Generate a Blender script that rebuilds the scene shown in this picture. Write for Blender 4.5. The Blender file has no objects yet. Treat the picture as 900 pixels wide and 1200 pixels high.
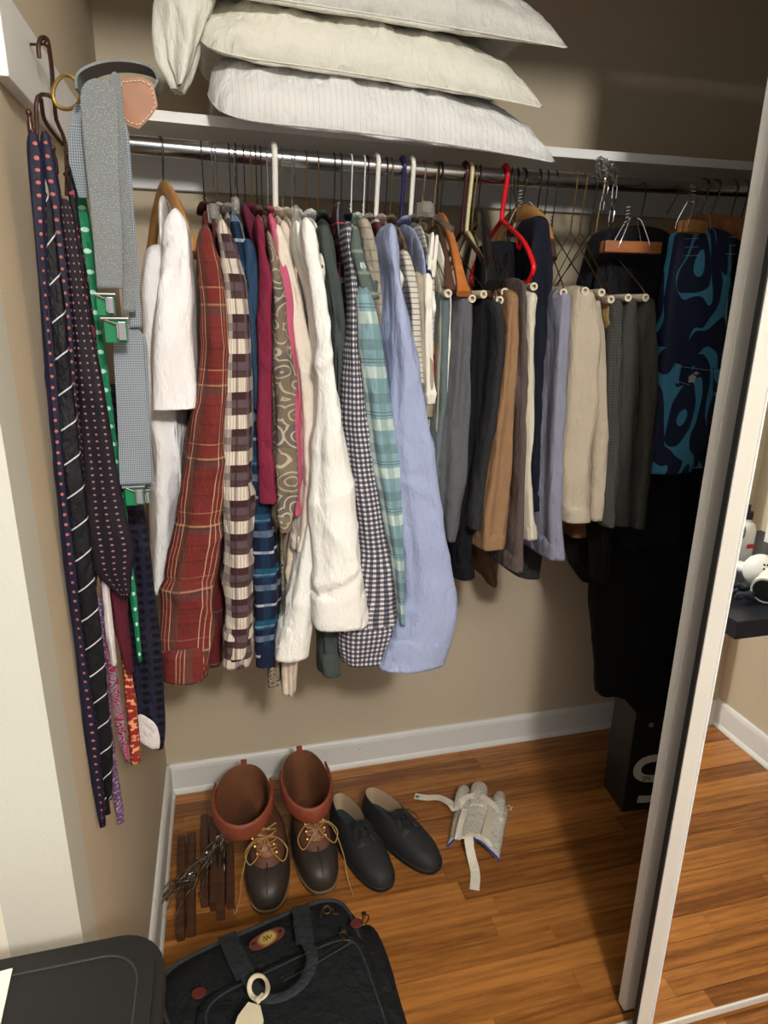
import bpy, bmesh, math, random
import numpy as np
from mathutils import Vector, Matrix
PI = math.pi
RNG = random.Random(7)
C = bpy.context.scene.collection
SC = bpy.context.scene

# ---------------------------------------------------------------- camera (axes recovered from the vanishing points)
FPX = 760.0
H = 1.42
_X = np.array([3121, -188, FPX]); _X /= np.linalg.norm(_X)
_Z = -np.array([-35, 2488, FPX]); _Z /= np.linalg.norm(_Z)
_X = _X - _Z * (_X @ _Z); _X /= np.linalg.norm(_X)
_Y = np.cross(_Z, _X)
R = np.array([_X, _Y, _Z])
cam_d = bpy.data.cameras.new('camera'); cam = bpy.data.objects.new('camera', cam_d); C.objects.link(cam)
cam_d.sensor_fit = 'HORIZONTAL'; cam_d.sensor_width = 36; cam_d.lens = 36 * FPX / 900; cam_d.clip_start = .02
a, b, c = R @ np.array([1, 0, 0]), R @ np.array([0, -1, 0]), R @ np.array([0, 0, -1])
cam.matrix_world = Matrix(((a[0], b[0], c[0], 0), (a[1], b[1], c[1], 0), (a[2], b[2], c[2], H), (0, 0, 0, 1)))
SC.camera = cam

def P(p, q, x=None, y=None, z=None):
    """the point of the room seen at photo position (p, q) on the plane x=, y= or z="""
    d = R @ np.array([p - 450, q - 600, FPX])
    t = x / d[0] if x is not None else (y / d[1] if y is not None else (z - H) / d[2])
    return (float(d[0] * t), float(d[1] * t), float(d[2] * t + H))

# ---------------------------------------------------------------- world, lamps, exposure
w = bpy.data.worlds.new('world'); SC.world = w; w.use_nodes = True
w.node_tree.nodes['Background'].inputs[0].default_value = (1.0, .985, .96, 1)
w.node_tree.nodes['Background'].inputs[1].default_value = .55
ld = bpy.data.lights.new('ceiling_bulb', 'POINT'); ld.energy = 122; ld.shadow_soft_size = .09; ld.color = (1, .955, .88)
lo = bpy.data.objects.new('ceiling_bulb', ld); lo.location = (.27, -1.0, 2.25); C.objects.link(lo)
SC.view_settings.view_transform = 'Standard'; SC.view_settings.look = 'None'
SC.view_settings.gamma = 1; SC.view_settings.exposure = 0.22

# ---------------------------------------------------------------- materials
def srgb(c):
    return tuple(((v / 255) / 12.92 if v / 255 <= .04045 else ((v / 255 + .055) / 1.055) ** 2.4) for v in c[:3]) + (1,)

class N:
    def __init__(s, name):
        s.m = bpy.data.materials.new(name); s.m.use_nodes = True
        s.t = s.m.node_tree; s.b = s.t.nodes['Principled BSDF']
    def n(s, typ, **k):
        x = s.t.nodes.new(typ)
        for a, v in k.items(): setattr(x, a, v)
        return x
    def l(s, a, b): s.t.links.new(a, b)
    def math(s, op, a, b=None):
        x = s.n('ShaderNodeMath', operation=op)
        for i, v in enumerate((a, b)):
            if v is None: continue
            if isinstance(v, (int, float)): x.inputs[i].default_value = v
            else: s.l(v, x.inputs[i])
        return x.outputs[0]
    def mix(s, f, a, b, mode='MIX'):
        x = s.n('ShaderNodeMix', data_type='RGBA', blend_type=mode)
        for i, v in ((0, f), (6, a), (7, b)):
            if isinstance(v, (int, float, tuple)): x.inputs[i].default_value = v
            else: s.l(v, x.inputs[i])
        return x.outputs[2]
    def noise(s, scale, detail=3, vec=None, rough=.5):
        x = s.n('ShaderNodeTexNoise'); x.inputs['Scale'].default_value = scale
        x.inputs['Detail'].default_value = detail; x.inputs['Roughness'].default_value = rough
        if vec is not None: s.l(vec, x.inputs['Vector'])
        return x.outputs[0]
    def coord(s, kind='Object'): return s.n('ShaderNodeTexCoord').outputs[kind]
    def bump(s, h, strength=.3, dist=.001):
        x = s.n('ShaderNodeBump'); x.inputs['Strength'].default_value = strength; x.inputs['Distance'].default_value = dist
        s.l(h, x.inputs['Height']); s.l(x.outputs[0], s.b.inputs['Normal'])
    def col(s, c):
        if isinstance(c, tuple): s.b.inputs['Base Color'].default_value = c
        else: s.l(c, s.b.inputs['Base Color'])
    def rough(s, v): s.b.inputs['Roughness'].default_value = v

def plain(name, c, rough=.6, metal=0, noise=0, scale=30, bump=0, spec=.5):
    m = N(name); m.rough(rough); m.b.inputs['Metallic'].default_value = metal
    m.b.inputs['Specular IOR Level'].default_value = spec
    base = srgb(c)
    if noise:
        nz = m.noise(scale, 4, m.coord())
        dark = tuple(v * (1 - noise) for v in base[:3]) + (1,)
        lite = tuple(min(1, v * (1 + noise)) for v in base[:3]) + (1,)
        m.col(m.mix(nz, dark, lite))
        if bump: m.bump(nz, bump, .002)
    else: m.col(base)
    return m.m

def wall_mat(name, c, c2=None):
    m = N(name); m.rough(.85); co = m.coord()
    n1 = m.noise(2.2, 3, co); n2 = m.noise(260, 2, co)
    base = srgb(c); d = tuple(v * .93 for v in base[:3]) + (1,)
    m.col(m.mix(n1, d, base)); m.bump(n2, .25, .002)
    return m.m

def fabric(name, c, layers=(), var=.10, rough=.9, weave=900, angle=0, speck=None, warp=0.0, wrk=1.0):
    """woven cloth; layers = (axis, period m, offset 0..1, width 0..1, colour, alpha): stripes woven across u or v"""
    m = N(name); m.rough(rough); m.b.inputs['Specular IOR Level'].default_value = .2
    def tone(cc):
        g = .3 * cc[0] + .59 * cc[1] + .11 * cc[2]; k = .88 + .12 * min(1, g / 200)
        return tuple((v * .86 + g * .14) * k for v in cc)
    srgb = lambda cc, _s=globals()['srgb']: _s(tone(cc))
    uv = m.coord('UV')
    if angle:
        mp = m.n('ShaderNodeMapping'); mp.inputs['Rotation'].default_value = (0, 0, angle); m.l(uv, mp.inputs[0]); uv = mp.outputs[0]
    if warp:
        nn = m.n('ShaderNodeTexNoise'); nn.inputs['Scale'].default_value = 9; m.l(uv, nn.inputs['Vector'])
        sc = m.n('ShaderNodeVectorMath', operation='SCALE'); m.l(nn.outputs['Color'], sc.inputs[0]); sc.inputs['Scale'].default_value = warp
        ad = m.n('ShaderNodeVectorMath', operation='ADD'); m.l(uv, ad.inputs[0]); m.l(sc.outputs[0], ad.inputs[1]); uv = ad.outputs[0]
    sp = m.n('ShaderNodeSeparateXYZ'); m.l(uv, sp.inputs[0])
    ax = {'u': sp.outputs[0], 'v': sp.outputs[1]}
    col = srgb(c)
    for (axis, per, off, wd, cc, al) in layers:
        t = m.math('FRACT', m.math('ADD', m.math('DIVIDE', ax[axis], per), off))
        k = m.math('MULTIPLY', m.math('LESS_THAN', t, wd), al)
        col = m.mix(k, col, srgb(cc))
    if speck:
        kind, scale, thr, cc = speck
        if kind == 'dots':
            v = m.n('ShaderNodeTexVoronoi'); v.inputs['Scale'].default_value = scale; v.inputs['Randomness'].default_value = 0 if len(speck) < 5 else .9
            m.l(uv, v.inputs['Vector']) if True else None
            k = m.math('LESS_THAN', v.outputs['Distance'], thr)
        elif kind == 'rings':
            v = m.n('ShaderNodeTexVoronoi'); v.inputs['Scale'].default_value = scale; m.l(uv, v.inputs['Vector'])
            k = m.math('LESS_THAN', m.math('FRACT', m.math('MULTIPLY', v.outputs['Distance'], 4.0)), thr)
        else:
            k = m.math('GREATER_THAN', m.noise(scale, 2, uv), thr)
        col = m.mix(k, col, srgb(cc))
    n1 = m.noise(14, 3, m.coord()); n2 = m.noise(weave, 2, uv, .8)
    f = m.math('ADD', m.math('MULTIPLY', n1, var), m.math('MULTIPLY', n2, var * 1.2))
    g = m.n('ShaderNodeCombineColor')
    s = m.math('ADD', f, 1 - var * 1.1)
    for i in range(3): m.l(s, g.inputs[i])
    col = m.mix(1.0, col, g.outputs[0], 'MULTIPLY')
    mp2 = m.n('ShaderNodeMapping'); m.l(m.coord('Object'), mp2.inputs[0]); mp2.inputs['Scale'].default_value = (1, 1, .45); mp2.inputs['Rotation'].default_value = (.25, .35, 0)
    n3 = m.noise(26, 4, mp2.outputs[0], .6); n4 = m.noise(9, 2, mp2.outputs[0], .5)
    rid = m.math('ABSOLUTE', m.math('SUBTRACT', n3, .5)); rid2 = m.math('ABSOLUTE', m.math('SUBTRACT', n4, .5))
    hh = m.math('ADD', m.math('MULTIPLY', rid, 1.4), m.math('MULTIPLY', rid2, 2.2))
    m.col(col); m.bump(m.math('ADD', m.math('MULTIPLY', hh, wrk), m.math('MULTIPLY', n2, .05)), .75, .012)
    return m.m

def wood(name, c1, c2, scale=(1, 14, 14), rough=.45, rnd=False, spec=.5):
    m = N(name); m.rough(rough); m.b.inputs['Specular IOR Level'].default_value = spec
    mp = m.n('ShaderNodeMapping'); m.l(m.coord('Object'), mp.inputs[0]); mp.inputs['Scale'].default_value = scale
    vec = mp.outputs[0]
    if rnd:
        oi = m.n('ShaderNodeObjectInfo'); cb = m.n('ShaderNodeCombineXYZ')
        r37 = m.math('MULTIPLY', oi.outputs['Random'], 37.0)
        for i in range(3): m.l(r37, cb.inputs[i])
        ad = m.n('ShaderNodeVectorMath', operation='ADD'); m.l(vec, ad.inputs[0]); m.l(cb.outputs[0], ad.inputs[1]); vec = ad.outputs[0]
    a = m.noise(4, 6, vec, .65)
    wv = m.n('ShaderNodeTexWave', wave_type='BANDS', bands_direction='Y'); wv.inputs['Scale'].default_value = 1.1
    wv.inputs['Distortion'].default_value = 9; wv.inputs['Detail'].default_value = 3; wv.inputs['Detail Scale'].default_value = 1.3
    m.l(vec, wv.inputs[0])
    f = m.math('ADD', m.math('MULTIPLY', a, .85), m.math('MULTIPLY', wv.outputs['Fac'], .14))
    if rnd: f = m.math('ADD', f, m.math('MULTIPLY', m.math('SUBTRACT', m.noise(16, 5, vec, .7), .5), .35))
    if rnd: f = m.math('ADD', f, m.math('MULTIPLY', m.math('SUBTRACT', oi.outputs['Random'], .5), .38))
    rp = m.n('ShaderNodeValToRGB'); m.l(f, rp.inputs[0])
    rp.color_ramp.elements[0].position = .25; rp.color_ramp.elements[0].color = srgb(c1)
    rp.color_ramp.elements[1].position = .8; rp.color_ramp.elements[1].color = srgb(c2)
    m.col(rp.outputs[0]); m.bump(f, .12, .001)
    return m.m

def chipped(name, c, cc=(120, 105, 85)):
    m = N(name); m.rough(.45); co = m.coord()
    n = m.noise(38, 5, co, .7); k = m.math('GREATER_THAN', n, .70)
    col = m.mix(m.noise(5, 3, co), tuple(v * .9 for v in srgb(c)[:3]) + (1,), srgb(c))
    m.col(m.mix(k, col, srgb(cc))); m.bump(m.noise(60, 3, co), .3, .003)
    return m.m

M = dict(
    wall=wall_mat('beige_paint', (200, 186, 162)), front=wall_mat('cream_paint', (228, 224, 208)),
    jamb=wall_mat('grey_white_paint', (196, 196, 186)),
    white=chipped('chipped_white_paint', (226, 226, 224)), shelfw=plain('white_gloss_paint', (226, 227, 228), .5, 0, .05, 9, .15),
    ceil=plain('ceiling_white', (235, 233, 226), .9),
    plank=wood('oak_plank', (112, 66, 28), (186, 124, 62), (1.0, 13, 13), .34, True),
    sub=plain('dark_gap', (52, 28, 12), .9),
    rod=plain('chrome_steel', (190, 192, 195), .22, 1, .12, 60), wire=plain('dark_wire', (70, 66, 60), .35, .9), brass=plain('brass', (170, 142, 84), .3, 1),
    chrome=plain('chrome', (200, 200, 200), .15, 1), goldwire=plain('gold_wire', (176, 146, 84), .3, 1),
    whitewire=plain('white_coated_wire', (225, 225, 222), .4),
    wp=plain('white_plastic', (232, 230, 224), .35), navyp=plain('navy_plastic', (26, 30, 78), .3), redp=plain('red_plastic', (214, 24, 34), .3),
    maroonp=plain('maroon_plastic', (62, 22, 26), .3), creamp=plain('cream_plastic', (214, 204, 158), .35), brownp=plain('brown_plastic', (82, 58, 46), .35),
    blackp=plain('black_plastic', (22, 22, 23), .3), clearp=plain('clear_plastic', (226, 226, 220), .12, 0),
    woodh=wood('hanger_wood', (150, 104, 54), (196, 150, 92), (10, 2, 10)), woodo=wood('orange_hanger_wood', (160, 88, 38), (206, 132, 70), (10, 2, 10)),
    woodr=wood('red_brown_bar_wood', (118, 66, 34), (168, 104, 58), (2, 10, 10)), wooddk=wood('dark_walnut', (52, 30, 20), (88, 54, 36), (3, 12, 12), .5),
    card=plain('cardboard', (200, 190, 168), .8), rubberblk=plain('black_rubber', (20, 20, 21), .6),
)
M['clearp'].node_tree.nodes['Principled BSDF'].inputs['Transmission Weight'].default_value = .92
mir = N('mirror_glass'); mir.col((.86, .87, .86, 1)); mir.b.inputs['Metallic'].default_value = 1; mir.rough(.0); M['mirror'] = mir.m
M['alum'] = plain('white_door_metal', (205, 203, 196), .4, 0, .04, 8)

# ---------------------------------------------------------------- object helpers
def link(o, parent=None):
    C.objects.link(o)
    if parent is not None:
        o.parent = parent
        o.matrix_parent_inverse = Matrix.Translation(parent.location).inverted() if parent.parent is None else Matrix.Translation(parent.matrix_basis.translation).inverted()
    return o
def mk(name, vs, fs, mat, parent=None, uvs=None, smooth=True):
    me = bpy.data.meshes.new(name); me.from_pydata([tuple(map(float, v)) for v in vs], [], fs)
    if uvs is not None:
        ul = me.uv_layers.new(name='UVMap')
        li = np.empty(len(me.loops), dtype=np.int32); me.loops.foreach_get('vertex_index', li)
        ul.data.foreach_set('uv', np.asarray(uvs, dtype=np.float32)[li].ravel())
    if smooth: me.polygons.foreach_set('use_smooth', [True] * len(me.polygons))
    me.materials.append(mat); me.update()
    return link(bpy.data.objects.new(name, me), parent)
def tag(o, label, cat, group=None, kind=None):
    o['label'] = label; o['category'] = cat
    if group: o['group'] = group
    if kind: o['kind'] = kind
    return o
def thing(name, label, cat, loc=(0, 0, 0), group=None):
    o = bpy.data.objects.new(name, None); o.location = loc; o.empty_display_size = .05; C.objects.link(o)
    return tag(o, label, cat, group)

class MB:
    """collects shapes into one mesh"""
    def __init__(s): s.v = []; s.f = []
    def add(s, vs, fs):
        k = len(s.v); s.v += [tuple(v) for v in vs]; s.f += [tuple(i + k for i in f) for f in fs]; return s
    def box(s, c, d, rz=0, bev=0, rx=0):
        bm = bmesh.new(); bmesh.ops.create_cube(bm, size=1)
        for v in bm.verts: v.co = Vector((v.co.x * d[0], v.co.y * d[1], v.co.z * d[2]))
        if bev: bmesh.ops.bevel(bm, geom=bm.edges[:], offset=bev, segments=2, affect='EDGES', profile=.6)
        mt = Matrix.Translation(c) @ Matrix.Rotation(rz, 4, 'Z') @ Matrix.Rotation(rx, 4, 'X')
        bm.verts.index_update()
        s.add([mt @ v.co for v in bm.verts], [[v.index for v in f.verts] for f in bm.faces]); bm.free(); return s
    def path(s, pts, r, seg=8, closed=False, flat=None):
        pts = [Vector(p) for p in pts]; n = len(pts); rings = []
        up = None; vs = []; fs = []
        for i, p in enumerate(pts):
            if closed: t = (pts[(i + 1) % n] - pts[i - 1])
            else: t = pts[min(i + 1, n - 1)] - pts[max(i - 1, 0)]
            t = t.normalized() if t.length > 1e-9 else Vector((0, 0, 1))
            if up is None: up = Vector((0, 0, 1)) if abs(t.z) < .9 else Vector((1, 0, 0))
            a = t.cross(up)
            if a.length < 1e-6: a = t.cross(Vector((0, 1, 0)))
            a.normalize(); b = a.cross(t).normalized(); up = b
            ra = r[i] if isinstance(r, (list, tuple)) else r
            rb = ra if flat is None else ra * flat
            for k in range(seg):
                th = 2 * PI * k / seg
                vs.append(p + a * math.cos(th) * ra + b * math.sin(th) * rb)
        for i in range(n if closed else n - 1):
            for k in range(seg):
                j = (i + 1) % n
                fs.append((i * seg + k, i * seg + (k + 1) % seg, j * seg + (k + 1) % seg, j * seg + k))
        if not closed: fs += [tuple(range(seg))[::-1], tuple(range((n - 1) * seg, n * seg))]
        return s.add(vs, fs)
    def lathe(s, prof, c=(0, 0, 0), seg=16, mt=None):
        vs = []; fs = []
        for (r, z) in prof:
            for k in range(seg):
                v = Vector((r * math.cos(2 * PI * k / seg), r * math.sin(2 * PI * k / seg), z))
                vs.append((mt @ v if mt else v) + Vector(c))
        for i in range(len(prof) - 1):
            for k in range(seg): fs.append((i * seg + k, i * seg + (k + 1) % seg, (i + 1) * seg + (k + 1) % seg, (i + 1) * seg + k))
        fs += [tuple(range(seg))[::-1], tuple(range((len(prof) - 1) * seg, len(prof) * seg))]
        return s.add(vs, fs)
    def ball(s, c, r, seg=12, sc=(1, 1, 1)):
        pr = [(max(1e-4, r * math.sin(PI * i / 8)), -r * math.cos(PI * i / 8)) for i in range(9)]
        return s.lathe(pr, c, seg, Matrix.Diagonal((*sc, 1)))
    def prism(s, poly, z0, z1, mt=None):
        n = len(poly); vs = [Vector((p[0], p[1], z0)) for p in poly] + [Vector((p[0], p[1], z1)) for p in poly]
        if mt: vs = [mt @ v for v in vs]
        return s.add(vs, [tuple(range(n))[::-1], tuple(range(n, 2 * n))] + [(i, (i + 1) % n, n + (i + 1) % n, n + i) for i in range(n)])
    def build(s, name, mat, parent=None, smooth=True, auto=True):
        o = mk(name, s.v, s.f, mat, parent, None, smooth)
        if smooth and auto:
            o.data.set_sharp_from_angle(angle=.7)
        return o
def bez(pts, n=8):
    """smooth curve through points (Catmull-Rom)"""
    p = [Vector(q) for q in pts]; p = [p[0] * 2 - p[1]] + p + [p[-1] * 2 - p[-2]]; out = []
    for i in range(1, len(p) - 2):
        for k in range(n):
            t = k / n
            out.append(.5 * ((2 * p[i]) + (-p[i - 1] + p[i + 1]) * t + (2 * p[i - 1] - 5 * p[i] + 4 * p[i + 1] - p[i + 2]) * t * t + (-p[i - 1] + 3 * p[i] - 3 * p[i + 1] + p[i + 2]) * t ** 3))
    out.append(p[-2]); return out

def wobble(u, v, seed, n=7, f=1.0):
    r = np.random.RandomState(seed); s = np.zeros_like(u)
    for i in range(n):
        ku, kv = r.uniform(-1, 1) * 60 * f, r.uniform(-1, 1) * 26 * f
        s += np.sin(ku * u + kv * v + r.uniform(0, 6.28)) / (1 + i * .25)
    return s / 3.0

def crease(u, v, seed, n=9):
    """sharp pressed-in wrinkles: thin ridges at odd angles that come and go"""
    r = np.random.RandomState(seed + 77); s = np.zeros_like(u)
    for i in range(n):
        a = r.uniform(.15, 1.35) * r.choice([-1, 1]); fr = r.uniform(10, 26)
        ph = (u * math.cos(a) * 1.3 + v * math.sin(a)) * fr + r.uniform(0, 6.28) + .8 * np.sin(v * r.uniform(4, 9) + u * 11 + i)
        mask = np.clip(np.sin(u * r.uniform(8, 22) + r.uniform(0, 6.28)) * np.sin(v * r.uniform(5, 14) + r.uniform(0, 6.28)), 0, 1)
        s += (1 - np.abs(np.sin(ph))) ** 4 * mask * r.choice([-1, 1, 1])
    return s
def tube(name, rows, mat, parent=None, seg=48, n=72, fold=.004, k=3, seed=0, e=2.9, hem=.004, open_bottom=True, amp2=.0035, cr=.006):
    """cloth tube: rows (z, cx, cy, rx, ry[, yaw]) from top to bottom, folded and creased"""
    A = np.array([tuple(r) + (0,) * (6 - len(r)) for r in rows], float)
    s = np.concatenate([[0], np.cumsum(np.abs(np.diff(A[:, 0])) + 1e-4 + .5 * np.linalg.norm(np.diff(A[:, 1:3], axis=0), axis=1))])
    t = np.linspace(0, s[-1], n)
    t = np.unique(np.concatenate([[0, .002, .006, .012, .02], t[t > .024]]))
    def ip(col):
        y = np.interp(t, s, A[:, col]); lo, hi = y[0], y[-1]
        for _ in range(2):
            y2 = y.copy(); y2[1:-1] = (y[:-2] + 2 * y[1:-1] + y[2:]) / 4; y = y2
        return y
    z, cx, cy, rx, ry, yaw = [ip(i) for i in range(6)]
    T0 = t
    rnd = np.clip(T0 / .02, 0, 1); cap = np.sqrt(1 - (1 - rnd) ** 2) * .75 + .25      # rounded top
    nr = len(t); th = np.linspace(0, 2 * PI, seg + 1)
    cs, sn = np.cos(th), np.sin(th)
    X = np.sign(cs) * np.abs(cs) ** (2 / e); Y = np.sign(sn) * np.abs(sn) ** (2 / e)
    dx = np.outer(rx * cap, X); dy = np.outer(ry * (cap * .5 + .5), Y)
    per = 2 * (rx.mean() + ry.mean()) * 1.4
    ox, oy = rx.mean() * X, ry.mean() * Y
    U = np.outer(np.ones(nr), np.concatenate([[0], np.cumsum(np.hypot(np.diff(ox), np.diff(oy)))])); V = np.outer(t, np.ones(seg + 1))
    grow = np.clip(V / .12, .15, 1)
    thn = np.outer(np.ones(nr), th)
    rs = np.random.RandomState(seed + 11)
    ph = rs.uniform(0, 6.28, 3)
    drift = .9 * np.sin(V * rs.uniform(3, 7) + ph[0]) + .5 * np.sin(V * rs.uniform(9, 15) + ph[1])
    f = np.sin(k * thn + drift + ph[2]) + .5 * np.sin((k * 2 + 1) * thn - drift * 1.3 + ph[0])
    f = f * fold * grow
    uu = np.cos(thn) * per / 6; vv = V
    f = f + wobble(uu + np.sin(thn) * per / 6 * .7, vv, seed, f=1.6) * amp2 * np.clip(V / .05, .1, 1)
    f = f + crease(uu + np.sin(thn) * per / 6 * .7, vv, seed) * cr * np.clip(V / .06, .1, 1)
    nx, ny = np.outer(np.ones(nr), np.cos(th)), np.outer(np.ones(nr), np.sin(th))
    dx = dx + nx * f; dy = dy + ny * f
    cyw, syw = np.cos(yaw)[:, None], np.sin(yaw)[:, None]
    PX = cx[:, None] + dx * cyw - dy * syw; PY = cy[:, None] + dx * syw + dy * cyw
    PZ = z[:, None] + np.zeros_like(PX)
    # uneven hem
    hw = np.clip((t - t[-1] + .06) / .06, 0, 1)[:, None]
    PZ = PZ + hw * (wobble(uu, vv * 0, seed + 3, f=.7) * hem)
    vs = np.stack([PX, PY, PZ], -1); W = seg + 1
    verts = vs.reshape(-1, 3); uv = np.stack([U, V], -1).reshape(-1, 2)
    fs = [(i * W + j, (i + 1) * W + j, (i + 1) * W + j + 1, i * W + j + 1) for i in range(nr - 1) for j in range(seg)]
    L = len(verts)
    # inner hem ring going up, then a cap: the cloth reads as open below
    last = vs[-1]; cen = last.mean(0); inn = cen + (last - cen) * .86; inn2 = inn.copy(); inn2[:, 2] += .03
    top = vs[0].mean(0)
    verts = np.vstack([verts, inn, inn2, [top]]); uv = np.vstack([uv, uv[L - W:L], uv[L - W:L], [uv[0]]])
    for j in range(seg):
        fs.append((L - W + j, L + j, L + j + 1, L - W + j + 1)); fs.append((L + j, L + W + j, L + W + j + 1, L + j + 1))
    fs.append(tuple(L + W + j for j in range(seg))[::-1])
    ti = len(verts) - 1
    fs += [(ti, j, j + 1) for j in range(seg)]
    return mk(name, verts, fs, mat, parent, uv)

def prow(rows, y, ry, back=False):
    """rows of (photo y, left, right) of a cloth face standing at depth y -> tube rows; ry half depth"""
    out = []
    for i, r in enumerate(rows):
        q, l, rr = r[:3]; ryy = r[3] if len(r) > 3 else ry
        A, B = P(l, q, y=y), P(rr, q, y=y)
        out.append(((A[2] + B[2]) / 2, (A[0] + B[0]) / 2, y + ryy * .75, max(.004, (B[0] - A[0]) / 2), ryy))
    return out

ROD_Y = 1.42
def rod_z(x): return float(np.interp(x, [-.22, -.143, .096, .264, .448, .573, .837, 1.055, 1.27, 1.75], [1.7155, 1.714, 1.709, 1.706, 1.703, 1.702, 1.704, 1.707, 1.711, 1.716]))
def hook_x(p): 
    q = float(np.interp(p, [145, 300, 400, 503, 569, 700, 800, 892], [168.5, 182.6, 191.5, 201, 206, 213.5, 219, 223]))
    return P(p, q, y=ROD_Y)[0]

# ================================================================ SETTING
XL, XR, YB = -.22, 1.75, 1.768
def struct(name, mb, mat, smooth=False):
    o = mb.build(name, mat, None, smooth); o['kind'] = 'structure'; return o
fl = struct('floor', MB().box((.0, -.6, -.03), (4.0, 4.8, .04)), M['sub'])
# oak boards, each an object
rng = random.Random(3); PW = .057; nb = 0
y = YB - .004; row = 0
while y > -.75:
    x = XL - rng.uniform(0, .7) if y > .74 else -1.2 - rng.uniform(0, .6)
    xe = XR if y > .74 else 1.70
    wdt = PW if y > -.05 else PW
    while x < xe:
        L = rng.uniform(.38, 1.15)
        a, b = max(x, (XL if y > .70 else -1.2)), min(x + L, xe)
        if b - a > .02 and not (y < .70 and b < .05):
            hh = rng.uniform(-.0004, .0004)
            me = MB().box((0, 0, 0), (b - a - .0006, wdt - .0009, .009), bev=.0006)
            o = me.build('plank', M['plank'], fl, False); o.location = ((a + b) / 2, y - wdt / 2, -.0046 + hh); nb += 1
        x += L
    y -= wdt; row += 1
print('planks', nb)
# the part of the floor left of the boards laid one by one (hidden below the table)
struct('trim_5', MB().box((-.6, .2, -.005), (1.28, .98, .009)), M['plank'])

struct('wall_back', MB().box(((XL + XR) / 2, YB + .03, 1.25), (XR - XL + .12, .06, 2.5)), M['wall'])
struct('wall_left', MB().box((XL - .04, (YB + .81) / 2, 1.25), (.08, YB - .81, 2.5)), M['wall'])
struct('wall_closet_right', MB().box((XR + .03, (YB + .74) / 2, 1.25), (.06, YB - .74, 2.5)), M['wall'])
struct('trim_1', MB().box((XL - .0438, .7755, 1.25), (.088, .071, 2.5)), M['jamb'])      # jamb of the closet opening
struct('wall_front_left', MB().box((-.98, .775, 1.25), (1.40, .068, 2.5)), M['front'])
struct('wall_header', MB().box(((XL + XR) / 2, .79, 2.30), (XR - XL, .08, .42)), M['front'])
struct('ceiling', MB().box((.2, -.6, 2.53), (4.2, 4.9, .05)), M['ceil'])
struct('wall_right', MB().box((1.735, .316, 1.25), (.07, .846, 2.5)), M['wall'])
struct('wall_right_jog', MB().box((1.702, -1.4, 1.25), (.136, 2.586, 2.5)), M['wall'])
def baseboard(name, p0, p1, nrm, h=.10):
    """painted board with a rounded top and a small shoe, running p0 -> p1, facing nrm"""
    prof = [(0, 0), (.020, 0), (.020, .006), (.017, .013), (.013, .018), (.0125, h - .016), (.010, h - .006), (.006, h), (0, h)]
    p0, p1, nv = Vector((*p0, 0)), Vector((*p1, 0)), Vector((*nrm, 0)); n = len(prof)
    vs = [p + nv * a + Vector((0, 0, z)) for p in (p0, p1) for a, z in prof]
    mb = MB().add(vs, [(i, (i + 1) % n, n + (i + 1) % n, n + i) for i in range(n)] + [tuple(range(n))[::-1], tuple(range(n, 2 * n))])
    return struct(name, mb, M['white'])
baseboard('baseboard_back', (XL, YB), (XR, YB), (0, -1))
baseboard('baseboard_left', (XL, .745), (XL, YB), (1, 0))
baseboard('baseboard_right', (1.70, -.107), (1.70, .738), (-1, 0))
baseboard('baseboard_jog', (1.634, -.107), (1.70, -.107), (0, 1), .095)
# header/frame of the shelf: cleats on back and left wall, shelf board
tag(MB().box(((XL + XR) / 2, YB - .009, 1.7275), (XR - XL - .002, .018, .071), bev=.002).build('shelf_cleat', M['shelfw'], None, False), 'white painted cleat board along the back wall under the shelf', 'shelf support')
lc = MB().box((XL + .008, (YB + .90) / 2 - .01, 1.712), (.016, YB - .92, .095), bev=.002).build('side_cleat', M['shelfw'], None, False)
tag(lc, 'white painted board on the left wall that the wire tie rack hangs from', 'shelf support')
vs = []; nx_ = 30
sag = lambda x: -.010 * max(0, 1 - ((x - .72) / .95) ** 2)
xs = [XL + .002 + (XR - XL - .004) * i / nx_ for i in range(nx_ + 1)]
for x in xs:
    for (yy, zz) in ((1.455, 1.785), (1.455, 1.7665), (YB - .001, 1.7665), (YB - .001, 1.785)): vs.append((x, yy, zz + sag(x)))
fs = [(i * 4 + k, i * 4 + (k + 1) % 4, (i + 1) * 4 + (k + 1) % 4, (i + 1) * 4 + k) for i in range(nx_) for k in range(4)] + [(0, 1, 2, 3), (nx_ * 4 + 3, nx_ * 4 + 2, nx_ * 4 + 1, nx_ * 4)]
tag(mk('closet_shelf', vs, fs, M['shelfw'], None, None, False), 'long white painted closet shelf under the pillow stack, sagging slightly', 'shelf')
# rod
rod = thing('closet_rod', 'shiny steel closet rod that all the clothes hang from', 'rod', (0.7, ROD_Y, 1.70))
RX = np.linspace(XL + .012, XR - .012, 40)
MB().path([(x, ROD_Y, rod_z(x)) for x in RX], .016, 24).build('rod_tube', M['rod'], rod)
MB().lathe([(.024, 0), (.024, .004), (.018, .006), (.018, .011)], (XL + .0005, ROD_Y, rod_z(XL)), 20, Matrix.Rotation(PI / 2, 4, 'Y')).build('rod_bracket', M['shelfw'], rod)

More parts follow.
